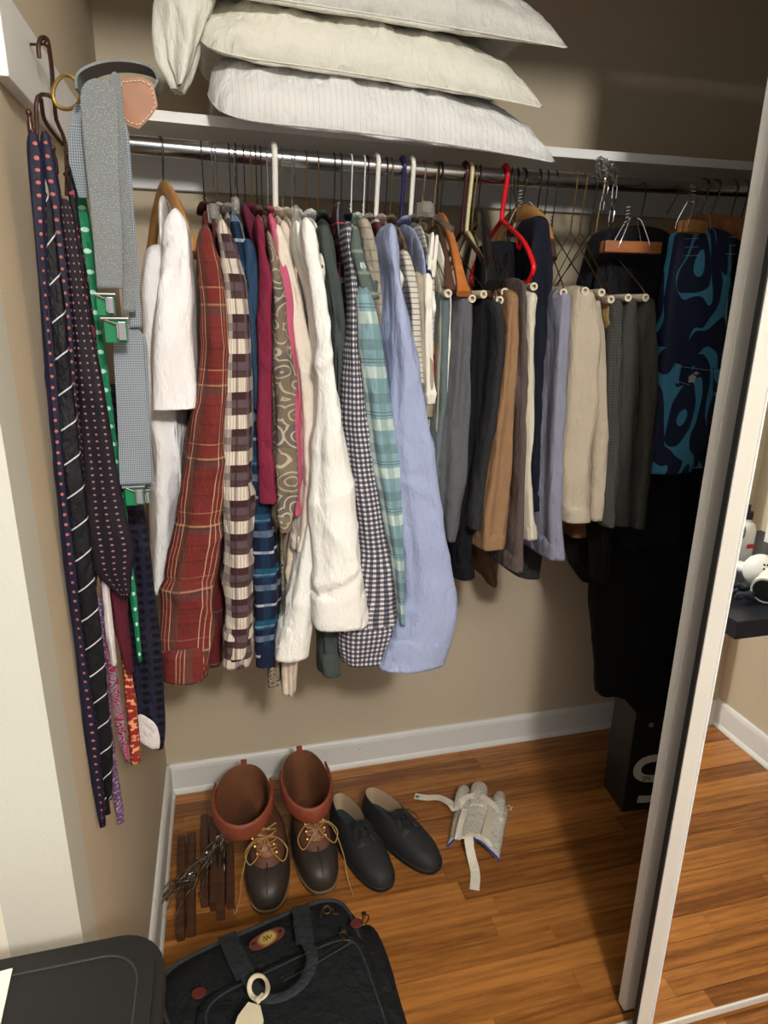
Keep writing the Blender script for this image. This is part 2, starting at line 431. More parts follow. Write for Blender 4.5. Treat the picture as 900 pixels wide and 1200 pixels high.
# ---------------------------------------------------------------- sliding mirror doors
def slide_door(name, x0, x1, yf, mirror, fw, d):
    t = bpy.data.objects.new(name, None); t.location = (x0, yf, 0); C.objects.link(t); t['kind'] = 'structure'
    z0, z1 = .012, 2.09; yc = yf + d / 2
    for (cx, cz, sx, sz) in ((x0 + fw / 2, (z0 + z1) / 2, fw, z1 - z0), (x1 - fw / 2, (z0 + z1) / 2, fw, z1 - z0)):
        MB().box((cx, yc, cz), (sx, d, sz), bev=.0015).build('stile', M['alum'], t, False)
        s_ = 1 if cx < (x0 + x1) / 2 else -1
        MB().box((cx + s_ * (fw / 2 - .0015), yf - .001, cz), (.003, .004, sz), bev=.0008).build('bead', M['shelfw'], t, False)
    for cz in (z0 + .009, z1 - .02): MB().box(((x0 + x1) / 2, yc, cz), (x1 - x0 - 2 * fw, d, .018), bev=.0015).build('rail', M['alum'], t, False)
    MB().box(((x0 + x1) / 2, yf + .005, (z0 + z1) / 2), (x1 - x0 - 2 * fw + .002, .005, z1 - z0 - .03)).build('mirror_pane', M['mirror'] if mirror else M['alum'], t, False)
    if mirror: MB().box((x0 - .0015, yc + .001, (z0 + z1) / 2), (.003, d - .001, z1 - z0)).build('gasket', M['rubberblk'], t, False)
    return t
slide_door('door_1', .757, 1.72, .848, False, .034, .022)
slide_door('door_2', .746, 1.64, .794, True, .034, .011)
struct('trim_2', MB().box((XR / 2 + XL / 2, .826, .004), (XR - XL - .01, .012, .008)).box((XR / 2 + XL / 2, .83, 2.12), (XR - XL, .09, .05)), M['alum'])

# ================================================================ HANGERS
def hook_pts(X, z, r=.0155, drop=.055, yaw=0):
    """question-mark hook over the rod at X; ends at the neck"""
    pts = []
    for k in range(11):
        th = math.radians(-25 + 225 * k / 10)
        pts.append((X, ROD_Y - math.cos(th) * r, z + math.sin(th) * r))
    pts = pts[:11]
    pts += [(X, ROD_Y - .2 * r + .0, z - drop * .55), (X, ROD_Y, z - drop)]
    # start on the far side (tip), over the top, down the near side, back to the centre line
    out = []
    for k in range(12):
        th = math.radians(205 - 235 * k / 11 )
        out.append((X, ROD_Y - math.cos(th) * r, z + math.sin(th) * r))
    out = [(X, ROD_Y + math.cos(math.radians(-28 + 208 * k / 11)) * r, z + math.sin(math.radians(-28 + 208 * k / 11)) * r) for k in range(12)]
    out += [(X, ROD_Y - r * .75, z - .02), (X, ROD_Y - .003, z - drop * .72), (X, ROD_Y, z - drop)]
    return out
def rotX(pts, X, yaw):
    if not yaw: return pts
    c, s = math.cos(yaw), math.sin(yaw)
    return [(X + (p[0] - X) * c - (p[1] - ROD_Y) * s, ROD_Y + (p[0] - X) * s + (p[1] - ROD_Y) * c, p[2]) for p in pts]
HG = {'wire': 'wire', 'gold': 'goldwire', 'whitewire': 'whitewire', 'chrome': 'chrome'}
def wire_hanger(p, label, mat='wire', tubebar=False, yaw=0, X=None, drop=.105, half=.2, group=None, barz=None):
    X = hook_x(p) if X is None else X; z = rod_z(X)
    t = thing('wire_hanger', label, 'hanger', (X, ROD_Y, z), group)
    MB().path(rotX(hook_pts(X, z, .0183, drop), X, yaw), .0013, 6).build('hook', M[mat], t)
    zn = z - drop; tri = [(X, ROD_Y, zn), (X, ROD_Y - .02, zn - .008), (X, ROD_Y - half + .01, zn - .095), (X, ROD_Y - half, zn - .104), (X, ROD_Y - half + .012, zn - .112), (X, ROD_Y + half - .012, zn - .112), (X, ROD_Y + half, zn - .104), (X, ROD_Y + half - .01, zn - .095), (X, ROD_Y + .02, zn - .008)]
    if barz is not None: tri = [(a, b, c if c > zn - .05 else barz + (c - zn + .112)) for a, b, c in tri]
    MB().path(rotX(tri, X, yaw), .0013, 6, closed=True).build('wire_frame', M[mat], t)
    tw = [(X + .0022 * math.cos(k * 1.3), ROD_Y + .0022 * math.sin(k * 1.3), zn + .035 - k * .0016) for k in range(24)]
    MB().path(rotX(tw, X, yaw), .001, 5).build('twist', M[mat], t)
    if tubebar:
        zb = (zn - .112) if barz is None else barz
        prof = [(.0040, -half + .006), (.0040, -half - .004), (.0075, -half - .004), (.0075, half - .014), (.0045, half - .015)]
        o = MB().lathe(prof, (X, ROD_Y, zb), 14, Matrix.Rotation(yaw, 4, 'Z') @ Matrix.Rotation(-PI / 2, 4, 'X')).build('cardboard_tube', M['card'], t)
    return t
def plastic_hanger(p, label, mat, r=.0042, yaw=0, drop=.112, half=.205, dz=.10, X=None, bar=True, notch=False):
    X = hook_x(p) if X is None else X; z = rod_z(X)
    t = thing('plastic_hanger', label, 'hanger', (X, ROD_Y, z))
    MB().path(rotX(bez(hook_pts(X, z, .0165 + r, drop), 2), X, yaw), r, 10).build('hook', M[mat], t)
    zn = z - drop
    arms = bez([(X, ROD_Y, zn), (X, ROD_Y - .03, zn - .012), (X, ROD_Y - half * .7, zn - dz * .55), (X, ROD_Y - half, zn - dz), (X, ROD_Y - half + .002, zn - dz - .02), (X, ROD_Y - half + .02, zn - dz - .033)], 5)
    a2 = [(a, 2 * ROD_Y - b, c) for a, b, c in arms]
    bot = [arms[-1], a2[-1]] if bar else None
    MB().path(rotX([tuple(v) for v in arms], X, yaw), r, 10).path(rotX(a2, X, yaw), r, 10).build('arms', M[mat], t)
    if bar: MB().path(rotX([tuple(b) for b in bot], X, yaw), r * .85, 8).build('bar', M[mat], t)
    if notch:
        for s_ in (-1, 1):
            q = [(X, ROD_Y + s_ * .10, zn - .045), (X, ROD_Y + s_ * .105, zn - .062), (X, ROD_Y + s_ * .118, zn - .066), (X, ROD_Y + s_ * .125, zn - .052)]
            MB().path(rotX([tuple(v) for v in bez(q, 4)], X, yaw), r * .7, 8).build('strap_hook', M[mat], t)
    return t
def wooden_hanger(p, label, mat, yaw=0, drop=.055, half=.215, dz=.085, wid=.022, thick=.008, X=None, metal='wire', bar=False):
    X = hook_x(p) if X is None else X; z = rod_z(X)
    t = thing('wooden_hanger', label, 'hanger', (X, ROD_Y, z))
    MB().path(rotX(hook_pts(X, z, .0183, drop + .01), X, yaw), .0018, 8).build('hook', M[metal], t)
    zn = z - drop
    ctr = bez([(X, ROD_Y - half, zn - dz - .03), (X, ROD_Y - half * .86, zn - dz), (X, ROD_Y - half * .45, zn - dz * .42), (X, ROD_Y, zn - .012), (X, ROD_Y + half * .45, zn - dz * .42), (X, ROD_Y + half * .86, zn - dz), (X, ROD_Y + half, zn - dz - .03)], 6)
    n = len(ctr); mb = MB(); vs = []; fs = []
    for i, q in enumerate(ctr):
        f = i / (n - 1); e = abs(f - .5) * 2
        hh = wid * (1.0 - .25 * e); tt = thick * (.8 + 1.1 * e ** 2)
        tn = (ctr[min(i + 1, n - 1)] - ctr[max(i - 1, 0)]).normalized(); up = Vector((1, 0, 0)).cross(tn).normalized()
        if up.z < 0: up = -up
        for k in range(10):
            th = 2 * PI * k / 10
            vs.append(q + Vector((1, 0, 0)) * (math.copysign(abs(math.cos(th)) ** .7, math.cos(th)) * tt) + up * (math.copysign(abs(math.sin(th)) ** .7, math.sin(th)) * hh / 2))
    for i in range(n - 1):
        for k in range(10): fs.append((i * 10 + k, i * 10 + (k + 1) % 10, (i + 1) * 10 + (k + 1) % 10, (i + 1) * 10 + k))
    fs += [tuple(range(10))[::-1], tuple(range((n - 1) * 10, n * 10))]
    mb.add([Vector(v) for v in rotX([tuple(v) for v in vs], X, yaw)], fs); mb.build('shoulders', M[mat], t)
    if bar: MB().path(rotX([(X, ROD_Y - half * .9, zn - dz - .02), (X, ROD_Y + half * .9, zn - dz - .02)], X, yaw), .005, 10).build('bar', M[mat], t)
    return t
def clamp_hanger(name, label, mat, O, rz, L=.24, hookpts=None, hgt=.026, thick=.011, lift=.055, tilt=0, cat='hanger'):
    """two wooden bars squeezed together by a sprung chrome wire; O = middle of the bars"""
    t = thing(name, label, cat, O)
    mt = Matrix.Translation(O) @ Matrix.Rotation(rz, 4, 'Z') @ Matrix.Rotation(tilt, 4, 'X')
    for s_ in (-1, 1):
        mb = MB().box((0, s_ * (thick / 2 + .0015), 0), (L, thick, hgt), bev=.002); mb.v = [mt @ Vector(v) for v in mb.v]
        mb.build('clamp_bar', M[mat], t)
    mb = MB()
    for s_ in (-1, 1):
        for yy in (-1, 1):
            mb.path([mt @ Vector(q) for q in bez([(s_ * .035, yy * (thick + .002), -.004), (s_ * .03, yy * (thick + .003), .012), (s_ * .014, yy * .008, lift - .008), (s_ * .006, yy * .003, lift)], 4)], .0011, 6)
    mb.path([mt @ Vector((.007 * math.cos(k * .9) - .014, .0065 * math.sin(k * .9), lift + .0009 * k - .01)) for k in range(34)], .0010, 5)
    mb.build('spring_wire', M['chrome'], t)
    if hookpts: MB().path(hookpts, .0015, 7).build('hook', M['wire'], t)
    return t

# ================================================================ CLOTHES
F = {}
F['tee'] = fabric('white_cotton', (240, 240, 244), var=.05)
F['redfl'] = fabric('red_plaid_flannel', (132, 46, 42), [('v', .011, .2, .2, (110, 40, 38), .35), ('v', .135, .1, .16, (96, 62, 62), .75), ('v', .135, .08, .03, (196, 132, 88), .7), ('v', .135, .28, .02, (196, 132, 88), .6), ('v', .135, .55, .22, (124, 44, 40), .6), ('v', .034, .3, .12, (90, 40, 38), .45), ('u', .062, .30, .26, (92, 74, 60), .5), ('u', .062, .30, .025, (206, 172, 138), .75), ('u', .062, .42, .02, (206, 172, 138), .6), ('u', .062, .54, .025, (206, 172, 138), .75)], var=.12)
F['redfl2'] = fabric('dark_red_plaid_flannel', (112, 32, 36), [('v', .12, .1, .2, (72, 42, 50), .7), ('v', .12, .08, .02, (170, 110, 90), .5), ('u', .11, .35, .25, (80, 50, 50), .5), ('u', .11, .36, .02, (200, 160, 140), .6)], var=.12)
F['brownpl'] = fabric('brown_cream_plaid', (86, 62, 62), [('v', .066, .0, .38, (222, 210, 194), .92), ('v', .066, .62, .20, (62, 30, 34), .85), ('v', .066, .17, .03, (70, 50, 50), .9), ('u', .075, .0, .22, (214, 204, 190), .55), ('u', .075, .3, .08, (100, 82, 96), .6), ('u', .0042, .0, .42, (84, 60, 62), .35), ('v', .066, .40, .2, (104, 88, 98), .6), ('u', .075, .45, .14, (96, 80, 92), .65), ('u', .075, .70, .05, (60, 36, 40), .6)], var=.10)
F['brownpl2'] = fabric('mauve_cream_plaid', (92, 70, 74), [('v', .058, .0, .34, (206, 194, 180), .85), ('v', .058, .6, .2, (72, 36, 42), .8), ('u', .05, .0, .3, (200, 190, 178), .5), ('u', .012, .0, .2, (80, 58, 62), .35)], var=.10)
F['navypl'] = fabric('navy_teal_plaid', (24, 32, 62), [('v', .115, .0, .12, (110, 128, 156), .8), ('v', .115, .2, .03, (220, 226, 232), .8), ('v', .115, .30, .16, (24, 92, 130), .8), ('v', .115, .62, .05, (190, 200, 214), .7), ('u', .05, .1, .12, (190, 200, 214), .5), ('u', .05, .5, .2, (20, 70, 110), .4)])
F['navy'] = fabric('navy_jersey', (24, 36, 68)); F['denim'] = fabric('blue_chambray', (44, 72, 106), weave=500)
F['maroon'] = fabric('dark_maroon_knit', (104, 32, 52)); F['crim'] = fabric('crimson_cotton', (138, 36, 66), var=.06)
F['paisley'] = fabric('paisley_print', (122, 108, 92), speck=('rings', 26, .26, (176, 164, 142)), warp=.05, var=.12, layers=[('v', .13, .2, .3, (96, 90, 92), .6)])
F['paisley2'] = fabric('small_paisley_print', (84, 76, 64), speck=('rings', 70, .42, (176, 164, 138)), warp=.02, var=.14)
F['pink'] = fabric('pink_cotton', (206, 88, 124), weave=500, var=.14)
F['cream'] = fabric('cream_cotton', (224, 212, 196), var=.06); F['ivory'] = fabric('ivory_cotton', (230, 225, 212), var=.05)
F['white'] = fabric('bright_white_cotton', (238, 238, 234), var=.04); F['beige'] = fabric('beige_cotton', (214, 198, 178), var=.06)
F['sage'] = fabric('grey_green_twill', (74, 84, 82)); 
F['darkpl'] = fabric('charcoal_plaid_red_line', (36, 36, 44), [('u', .06, .1, .14, (150, 150, 150), .4), ('v', .07, .1, .14, (150, 150, 150), .45), ('u', .06, .48, .05, (214, 56, 78), .9), ('v', .07, .5, .04, (214, 56, 78), .8)])
F['ging'] = fabric('navy_gingham', (212, 208, 212), [('u', .0105, .0, .55, (34, 38, 72), .78), ('v', .0105, .0, .55, (26, 30, 60), .78)], var=.06)
F['turq'] = fabric('turquoise_plaid', (126, 164, 178), [('v', .10, .0, .22, (196, 214, 206), .75), ('u', .06, .0, .22, (200, 216, 206), .6), ('v', .10, .5, .2, (84, 110, 110), .45), ('v', .10, .08, .015, (50, 70, 70), .8), ('v', .10, .14, .015, (50, 70, 70), .8), ('u', .06, .1, .02, (50, 72, 74), .7), ('u', .06, .5, .14, (92, 130, 128), .5)], angle=.0)
F['grnpl'] = fabric('grey_green_plaid_yoke', (88, 102, 98), [('u', .03, .0, .15, (60, 70, 74), .6), ('v', .04, .0, .15, (150, 160, 150), .5)])
F['oat'] = fabric('oatmeal_check', (168, 158, 140), [('v', .02, .0, .15, (120, 110, 96), .6), ('u', .016, .0, .15, (200, 190, 172), .5)])
F['marstr'] = fabric('maroon_striped_cotton', (100, 48, 58), [('v', .045, .0, .12, (210, 190, 190), .8), ('v', .045, .2, .04, (210, 190, 190), .7)])
F['brnpat'] = fabric('brown_mottled_print', (132, 112, 88), speck=('noise', 90, .55, (84, 66, 50)))
F['ltblue'] = fabric('light_blue_oxford', (152, 166, 208), [('u', .0017, .0, .4, (182, 192, 222), .35), ('v', .0017, .0, .4, (140, 152, 200), .3)], var=.06)
F['greystr'] = fabric('grey_white_striped_knit', (200, 196, 186), [('v', .010, .0, .22, (110, 104, 98), .8)])
F['khaki'] = fabric('stone_khaki_twill', (160, 152, 132)); F['whiteknit'] = fabric('white_knit', (226, 224, 214))
F['greytee'] = fabric('grey_printed_jersey', (140, 138, 144)); F['redyel'] = fabric('red_yellow_print', (200, 40, 34), [('v', .07, .0, .35, (206, 160, 60), .9), ('v', .07, .6, .12, (20, 20, 24), .9)])
F['teal'] = fabric('grey_teal_twill', (94, 112, 116)); F['greywool'] = fabric('mid_grey_wool', (92, 94, 100), weave=260, var=.16)
F['blk'] = fabric('black_navy_wool', (20, 21, 28)); F['char'] = fabric('charcoal_wool', (44, 45, 48), weave=300, var=.2)
F['tan'] = fabric('camel_twill', (150, 112, 78)); F['brn'] = fabric('brown_wool', (112, 86, 62)); F['mauve'] = fabric('taupe_brown_cotton', (94, 80, 76))
F['offw'] = fabric('off_white_chino', (206, 198, 178)); F['navytr'] = fabric('dark_navy_trouser_cloth', (24, 28, 44)); F['dkgrn'] = fabric('dark_olive_charcoal', (50, 51, 50))
F['lav'] = fabric('lavender_grey_cotton', (134, 136, 158)); F['kh'] = fabric('khaki_chino', (184, 170, 148)); F['rust'] = fabric('rust_brown_twill', (128, 86, 54)); F['gold'] = fabric('golden_tan_twill', (150, 122, 76))
F['dkch1'] = fabric('charcoal_check_wool', (62, 62, 60), [('u', .006, 0, .3, (84, 84, 80), .6), ('v', .006, 0, .3, (84, 84, 80), .6)]); F['dkch2'] = fabric('dark_charcoal_wool', (66, 66, 63)); F['dkch3'] = fabric('charcoal_olive_wool', (72, 73, 68))
F['blkjer'] = fabric('black_jersey', (26, 27, 34)); F['blkcoat'] = fabric('black_coat_wool', (17, 17, 18), var=.2); F['dkmar'] = fabric('very_dark_maroon_wool', (46, 26, 26)); F['brnk'] = fabric('dark_brown_knit', (60, 46, 36))
btn = plain('button_shell', (200, 196, 186), .3)

def shirt(hp, label, cat, mat, sleeve=None, ys=1.19, ry=.05, hem=.86, bx=0, bx2=None, thick=.0075, group=None, cuff=False, parts=(), top=None, bmat=None, collar=True, seed=None, fold=.0045, name='shirt', X=None, ydepth=.235, sholz=.05, button=False, body_front=1.20, k=2):
    X = hook_x(hp) if X is None else X; z = rod_z(X); sd = seed if seed is not None else int(hp) % 97
    t = thing(name, label, cat, (X, ROD_Y, z - .06), group)
    x2 = X + bx if bx2 is None else bx2
    zt = z - .108 if top is None else top
    yc = (body_front + .02 + 1.64) / 2; yr = 1.64 - yc
    rows = [(zt, X, ROD_Y, .005, .055), (zt - .014, X, ROD_Y, thick, .11), (zt - sholz, X + bx * .1, yc, thick, yr * .86), (zt - sholz - .035, X + bx * .2, yc, thick, yr), (zt - .30, X + bx * .5, yc, thick * 1.1, yr), (hem + .1, x2, yc, thick * 1.25, yr * .97), (hem, x2, yc, thick * 1.3, yr * .95)]
    tube('body', rows, bmat or mat, t, 36, 44, fold=.0015, k=4, seed=sd, e=2.2, amp2=.002)
    if sleeve:
        sl = tube('sleeve', prow(sleeve, ys, ry), mat, t, 60, 130, fold=fold, k=k, seed=sd + 5)
        zs = P(0, sleeve[0][0], y=ys)[2]; ze = P(sleeve[-1][1], sleeve[-1][0], y=ys)[2]
        tube('sleeve', [(zs, X + .001, 1.645, thick, .02), (zs - .05, X + .001, 1.65, thick * 1.2, .045), ((zs + ze) / 2, x2, 1.655, thick * 1.4, .05), (ze, x2, 1.65, thick * 1.2, .04)], mat, t, 20, 20, fold=.002, seed=sd + 9)
        if cuff:
            a = [r for r in sleeve if r[0] >= sleeve[-1][0] - cuff]
            q0 = sleeve[-1][0] - cuff
            l0 = float(np.interp(q0, [r[0] for r in sleeve], [r[1] for r in sleeve])); r0 = float(np.interp(q0, [r[0] for r in sleeve], [r[2] for r in sleeve]))
            cr = prow([(q0, l0 - 1.2, r0 + 1.2), (sleeve[-1][0] + 1, sleeve[-1][1] - 1.2, sleeve[-1][2] + 1.2)], ys - .002, ry + .003)
            tube('cuff', cr, mat, t, 44, 18, fold=fold * .8, k=k, seed=sd + 5, amp2=.002)
        if button:
            bp = P(button[0], button[1], y=ys - .006)
            MB().lathe([(.001, -.002), (.0055, -.002), (.006, 0), (.0055, .0015), (.0035, .001), (.001, .001)], bp, 14, Matrix.Rotation(PI / 2, 4, 'X')).build('button', btn, t)
    for (nm, rws, yy, rr, mm) in parts:
        tube(nm, prow(rws, yy, rr), mm or mat, t, 36, 60, fold=fold, k=k, seed=sd + 21)
    if collar:
        cy = [(X + .001 + .009 * math.sin(a) , ROD_Y + .055 * math.cos(a), zt - .002 + .012 * math.cos(a) ** 2) for a in [2 * PI * i / 22 for i in range(22)]]
        MB().path(cy, .0085, 8, closed=True, flat=.35).build('collar', mat, t)
    return t

shirt(188, 'white short sleeved T shirt, first garment at the left end of the rod', 'shirt', F['tee'],
      [(243, 198, 212), (262, 190, 222), (300, 182, 227), (350, 177, 230), (420, 173, 232), (478, 172, 233)], ys=1.17, ry=.055, hem=.95, name='t_shirt', k=2, fold=.004, collar=False, top=1.625,
      parts=[('shirt_front', [(285, 168, 200), (340, 163, 205), (400, 164, 212), (500, 172, 218), (600, 174, 208), (690, 176, 200)], 1.25, .14, None)])
shirt(236, 'red plaid flannel shirt with a brown button cuff next to the white T shirt', 'shirt', F['redfl'],
      [(262, 233, 247), (290, 229, 254), (330, 232, 262), (400, 236, 266), (450, 230, 267), (500, 222, 265), (550, 216, 262), (600, 207, 258), (650, 199, 254), (700, 192, 250), (750, 188, 246), (797, 190, 241)], ys=1.16, ry=.045, cuff=40, hem=.88, bx=.0, button=(227, 782))
shirt(245, 'darker red plaid flannel shirt showing low behind the red plaid sleeve', 'shirt', F['redfl2'],
      [(285, 246, 260), (400, 252, 268), (600, 240, 264), (700, 238, 263), (779, 238, 262)], ys=1.24, ry=.04, hem=.9)
shirt(252, 'brown, mauve and cream plaid shirt with a broad checked sleeve', 'shirt', F['brownpl'],
      [(256, 254, 266), (275, 254, 272), (300, 258, 280), (330, 262, 290), (370, 264, 295), (420, 264, 297), (500, 262, 299), (560, 260, 299), (640, 260, 298), (700, 262, 298), (780, 262, 296)], ys=1.17, ry=.045, cuff=45, hem=.9)
shirt(262, 'second brown and cream plaid shirt, its narrow cuff ending just right of the first', 'shirt', F['brownpl2'],
      [(420, 290, 298), (560, 290, 302), (640, 294, 312), (700, 296, 316), (755, 297, 320)], ys=1.235, ry=.03, hem=.92)
shirt(268, 'navy, teal and white plaid shirt with a navy buttoned cuff', 'shirt', F['navypl'],
      [(250, 268, 280), (290, 276, 290), (350, 284, 297), (420, 288, 302), (500, 290, 306), (560, 292, 314), (620, 296, 324), (700, 300, 330), (778, 302, 323)], ys=1.215, ry=.035, hem=.93, button=(312, 764), parts=[('cuff', [(752, 300, 325), (782, 301, 322)], 1.21, .036, F['navy'])])
shirt(272, 'plain navy jersey polo shirt with rounded shoulder before the plaid one', 'shirt', F['navy'],
      [(250, 268, 282), (280, 271, 288), (330, 279, 296), (400, 285, 300), (480, 288, 302)], ys=1.25, ry=.04, hem=1.02, collar=True)
shirt(276, 'mid blue chambray shirt with smooth rounded shoulder', 'shirt', F['denim'],
      [(279, 283, 298), (300, 286, 302), (350, 290, 305), (400, 293, 307), (480, 294, 308)], ys=1.2, ry=.04, hem=.97)
shirt(284, 'dark maroon knit top with folded collar behind the crimson polo', 'shirt', F['maroon'],
      [(238, 281, 291), (260, 286, 300), (300, 294, 305), (400, 298, 309), (500, 300, 311)], ys=1.245, ry=.04, hem=1.0)
shirt(291, 'crimson cotton polo shirt with square sleeve end', 'shirt', F['crim'],
      [(252, 297, 308), (280, 300, 311), (320, 304, 316), (400, 300, 319), (500, 300, 320), (560, 300, 323), (588, 301, 326)], ys=1.185, ry=.04, hem=1.02, parts=[('shirt_front', [(560, 304, 322), (590, 308, 325), (612, 310, 324)], 1.23, .05, None)])
shirt(298, 'grey and tan paisley print shirt with large leaf motifs', 'shirt', F['paisley'],
      [(270, 310, 318), (300, 314, 327), (350, 318, 334), (400, 318, 342), (450, 318, 345), (500, 318, 346), (560, 318, 347), (600, 320, 345), (622, 326, 339)], ys=1.175, ry=.04, hem=1.0)
shirt(304, 'fine brown paisley shirt whose long tail hangs low between white and blue cuffs', 'shirt', F['paisley2'],
      [(400, 312, 322), (600, 314, 330), (700, 318, 331), (760, 316, 331), (802, 315, 330)], ys=1.26, ry=.03, hem=.86)
shirt(311, 'pink cotton shirt, only a narrow strip showing beside the paisley one', 'shirt', F['pink'],
      [(250, 312, 321), (300, 322, 335), (350, 328, 344), (400, 332, 351), (480, 338, 355), (560, 342, 355), (604, 345, 352)], ys=1.205, ry=.035, hem=1.0)
shirt(320, 'cream long sleeved shirt on the thick white plastic hanger left of the white shirts', 'shirt', F['cream'],
      [(262, 319, 331), (300, 326, 341), (350, 336, 354), (420, 344, 367), (500, 350, 375), (560, 352, 375), (620, 350, 371), (646, 344, 368)], ys=1.2, ry=.04, hem=.92)
shirt(330, 'beige cotton shirt with a pointed tail hanging lowest by the white cuff', 'shirt', F['beige'],
      [(258, 325, 338), (300, 334, 350), (350, 346, 364), (420, 352, 372), (560, 345, 365), (640, 336, 354), (700, 333, 352), (760, 331, 348), (813, 334, 345)], ys=1.25, ry=.03, hem=.92)
shirt(342, 'white shirt whose wide sleeve flares left to a slanting cuff', 'shirt', F['white'],
      [(258, 343, 353), (290, 346, 361), (340, 356, 373), (420, 364, 384), (520, 366, 388), (600, 356, 378), (640, 348, 374), (700, 336, 371), (740, 329, 369), (772, 323, 362)], ys=1.19, ry=.045, cuff=45, hem=.9)
shirt(358, 'white shirt with a broad straight sleeve, the frontmost and brightest of the white ones', 'shirt', F['white'],
      [(254, 353, 365), (275, 352, 373), (305, 356, 379), (350, 364, 385), (400, 368, 389), (450, 369, 395), (500, 369, 401), (550, 368, 408), (600, 368, 416), (650, 367, 424), (700, 366, 430), (736, 368, 434)], ys=1.145, ry=.045, cuff=44, hem=.9)
shirt(372, 'grey green long sleeved shirt with narrow cuff below the white sleeve', 'shirt', F['sage'],
      [(262, 372, 388), (300, 374, 394), (350, 384, 399), (420, 392, 406), (560, 392, 414), (640, 384, 408), (700, 374, 398), (793, 376, 397)], ys=1.225, ry=.035, cuff=30, hem=.88)
shirt(391, 'charcoal plaid shirt crossed by thin red lines', 'shirt', F['darkpl'],
      [(236, 394, 402), (260, 392, 403), (300, 398, 410), (350, 402, 414), (420, 404, 416), (500, 404, 424), (600, 404, 440), (720, 398, 442), (772, 402, 420)], ys=1.235, ry=.03, hem=.9)
shirt(400, 'navy and white gingham shirt with wide checked cuff', 'shirt', F['ging'],
      [(262, 402, 414), (300, 406, 418), (350, 411, 422), (400, 410, 424), (450, 408, 432), (500, 407, 436), (550, 411, 446), (600, 417, 455), (650, 420, 463), (700, 412, 470), (722, 402, 474), (755, 400, 476), (775, 402, 462)], ys=1.185, ry=.045, cuff=46, hem=.88)
shirt(412, 'turquoise and cream plaid shirt with a grey green yoke', 'shirt', F['turq'],
      [(300, 414, 428), (340, 422, 438), (400, 424, 452), (450, 425, 459), (500, 430, 463), (550, 438, 471), (600, 448, 473), (660, 460, 475), (730, 466, 475)], ys=1.165, ry=.04, hem=.9, parts=[('yoke', [(264, 411, 422), (290, 408, 426), (320, 416, 433), (352, 423, 440)], 1.17, .042, F['grnpl'])])
shirt(426, 'oatmeal checked shirt with rounded shoulder beside the turquoise plaid', 'shirt', F['oat'],
      [(254, 420, 434), (280, 424, 441), (320, 432, 449), (370, 440, 456), (450, 448, 461), (530, 452, 466)], ys=1.21, ry=.04, hem=.95)
shirt(440, 'maroon shirt with thin white stripes on the shoulder', 'shirt', F['marstr'],
      [(256, 437, 447), (300, 444, 455), (350, 450, 459), (420, 453, 463)], ys=1.235, ry=.04, hem=1.0)
shirt(451, 'brown mottled print shirt squeezed between maroon and light blue shirts', 'shirt', F['brnpat'],
      [(256, 447, 455), (300, 452, 462), (350, 456, 465), (400, 458, 467)], ys=1.26, ry=.04, hem=1.0)
shirt(468, 'light blue oxford shirt with long loose sleeve, last of the long sleeved shirts', 'shirt', F['ltblue'],
      [(261, 452, 466), (290, 450, 467), (330, 456, 471), (380, 458, 483), (430, 460, 493), (480, 461, 500), (550, 466, 513), (600, 471, 521), (650, 474, 530), (700, 476, 539), (740, 466, 537), (783, 446, 526)], ys=1.155, ry=.05, cuff=40, hem=.88, k=3, fold=.0035, button=(498, 765))
shirt(478, 'grey and white striped knit shirt on a white hanger after the light blue one', 'shirt', F['greystr'],
      [(292, 467, 480), (320, 472, 487), (360, 478, 489), (450, 482, 492)], ys=1.2, ry=.045, hem=.98, sholz=.09, top=1.60)
shirt(487, 'stone khaki shirt with a buttoned strap, right of the striped knit', 'shirt', F['khaki'],
      [(318, 482, 498), (350, 487, 503), (420, 489, 505), (488, 494, 507)], ys=1.215, ry=.045, hem=1.04, sholz=.09, top=1.585)
shirt(497, 'white knit top with long shoulder straps on the clear plastic hanger', 'top', F['whiteknit'],
      [(320, 497, 508), (380, 498, 508), (430, 499, 509), (470, 500, 509)], ys=1.20, ry=.02, hem=1.1, collar=False, sholz=.09, top=1.58, name='knit_top',
      parts=[('strap', [(272, 505, 510), (320, 500, 505)], 1.22, .006, None), ('strap', [(275, 510, 515), (325, 505, 509)], 1.225, .006, None)])
shirt(506, 'grey printed T shirt with a red and yellow patch, before the grey teal trousers', 'shirt', F['greytee'],
      [(352, 503, 512), (450, 502, 511), (494, 500, 508)], ys=1.25, ry=.04, hem=1.06, collar=False, sholz=.09, top=1.56, name='t_shirt',
      parts=[('print_patch', [(356, 500, 507), (400, 502, 508), (450, 501, 506)], 1.235, .01, F['redyel'])])

# hangers of the shirts, each thing on its own
wooden_hanger(188, 'natural wood hanger under the white T shirt at the left end of the rod', 'woodh', yaw=.28, drop=.06, half=.18, dz=.11, wid=.03)
wire_hanger(236, 'dark wire hanger holding the red plaid flannel shirt', 'wire')
wire_hanger(252, 'silver wire hanger holding the brown and cream plaid shirt', 'chrome')
wire_hanger(268, 'dark wire hanger over the navy plaid shirt, right of a clear clip', 'wire')
wire_hanger(276, 'thin dark wire hanger holding the blue chambray shirt', 'wire')
wire_hanger(285, 'thin dark wire hanger holding the maroon knit top', 'wire')
wire_hanger(293, 'bronze coloured wire hanger holding the crimson polo', 'goldwire')
wire_hanger(299, 'dark wire hanger holding the large paisley shirt', 'wire')
wire_hanger(305, 'dark wire hanger holding the fine brown paisley shirt', 'wire')
wire_hanger(312, 'silver wire hanger holding the pink shirt', 'chrome')
plastic_hanger(321, 'thick white plastic hanger holding the cream shirt, leftmost of the white plastic ones', 'wp', r=.0058)
wire_hanger(330, 'wire hanger just right of the leftmost white plastic hanger', 'chrome')
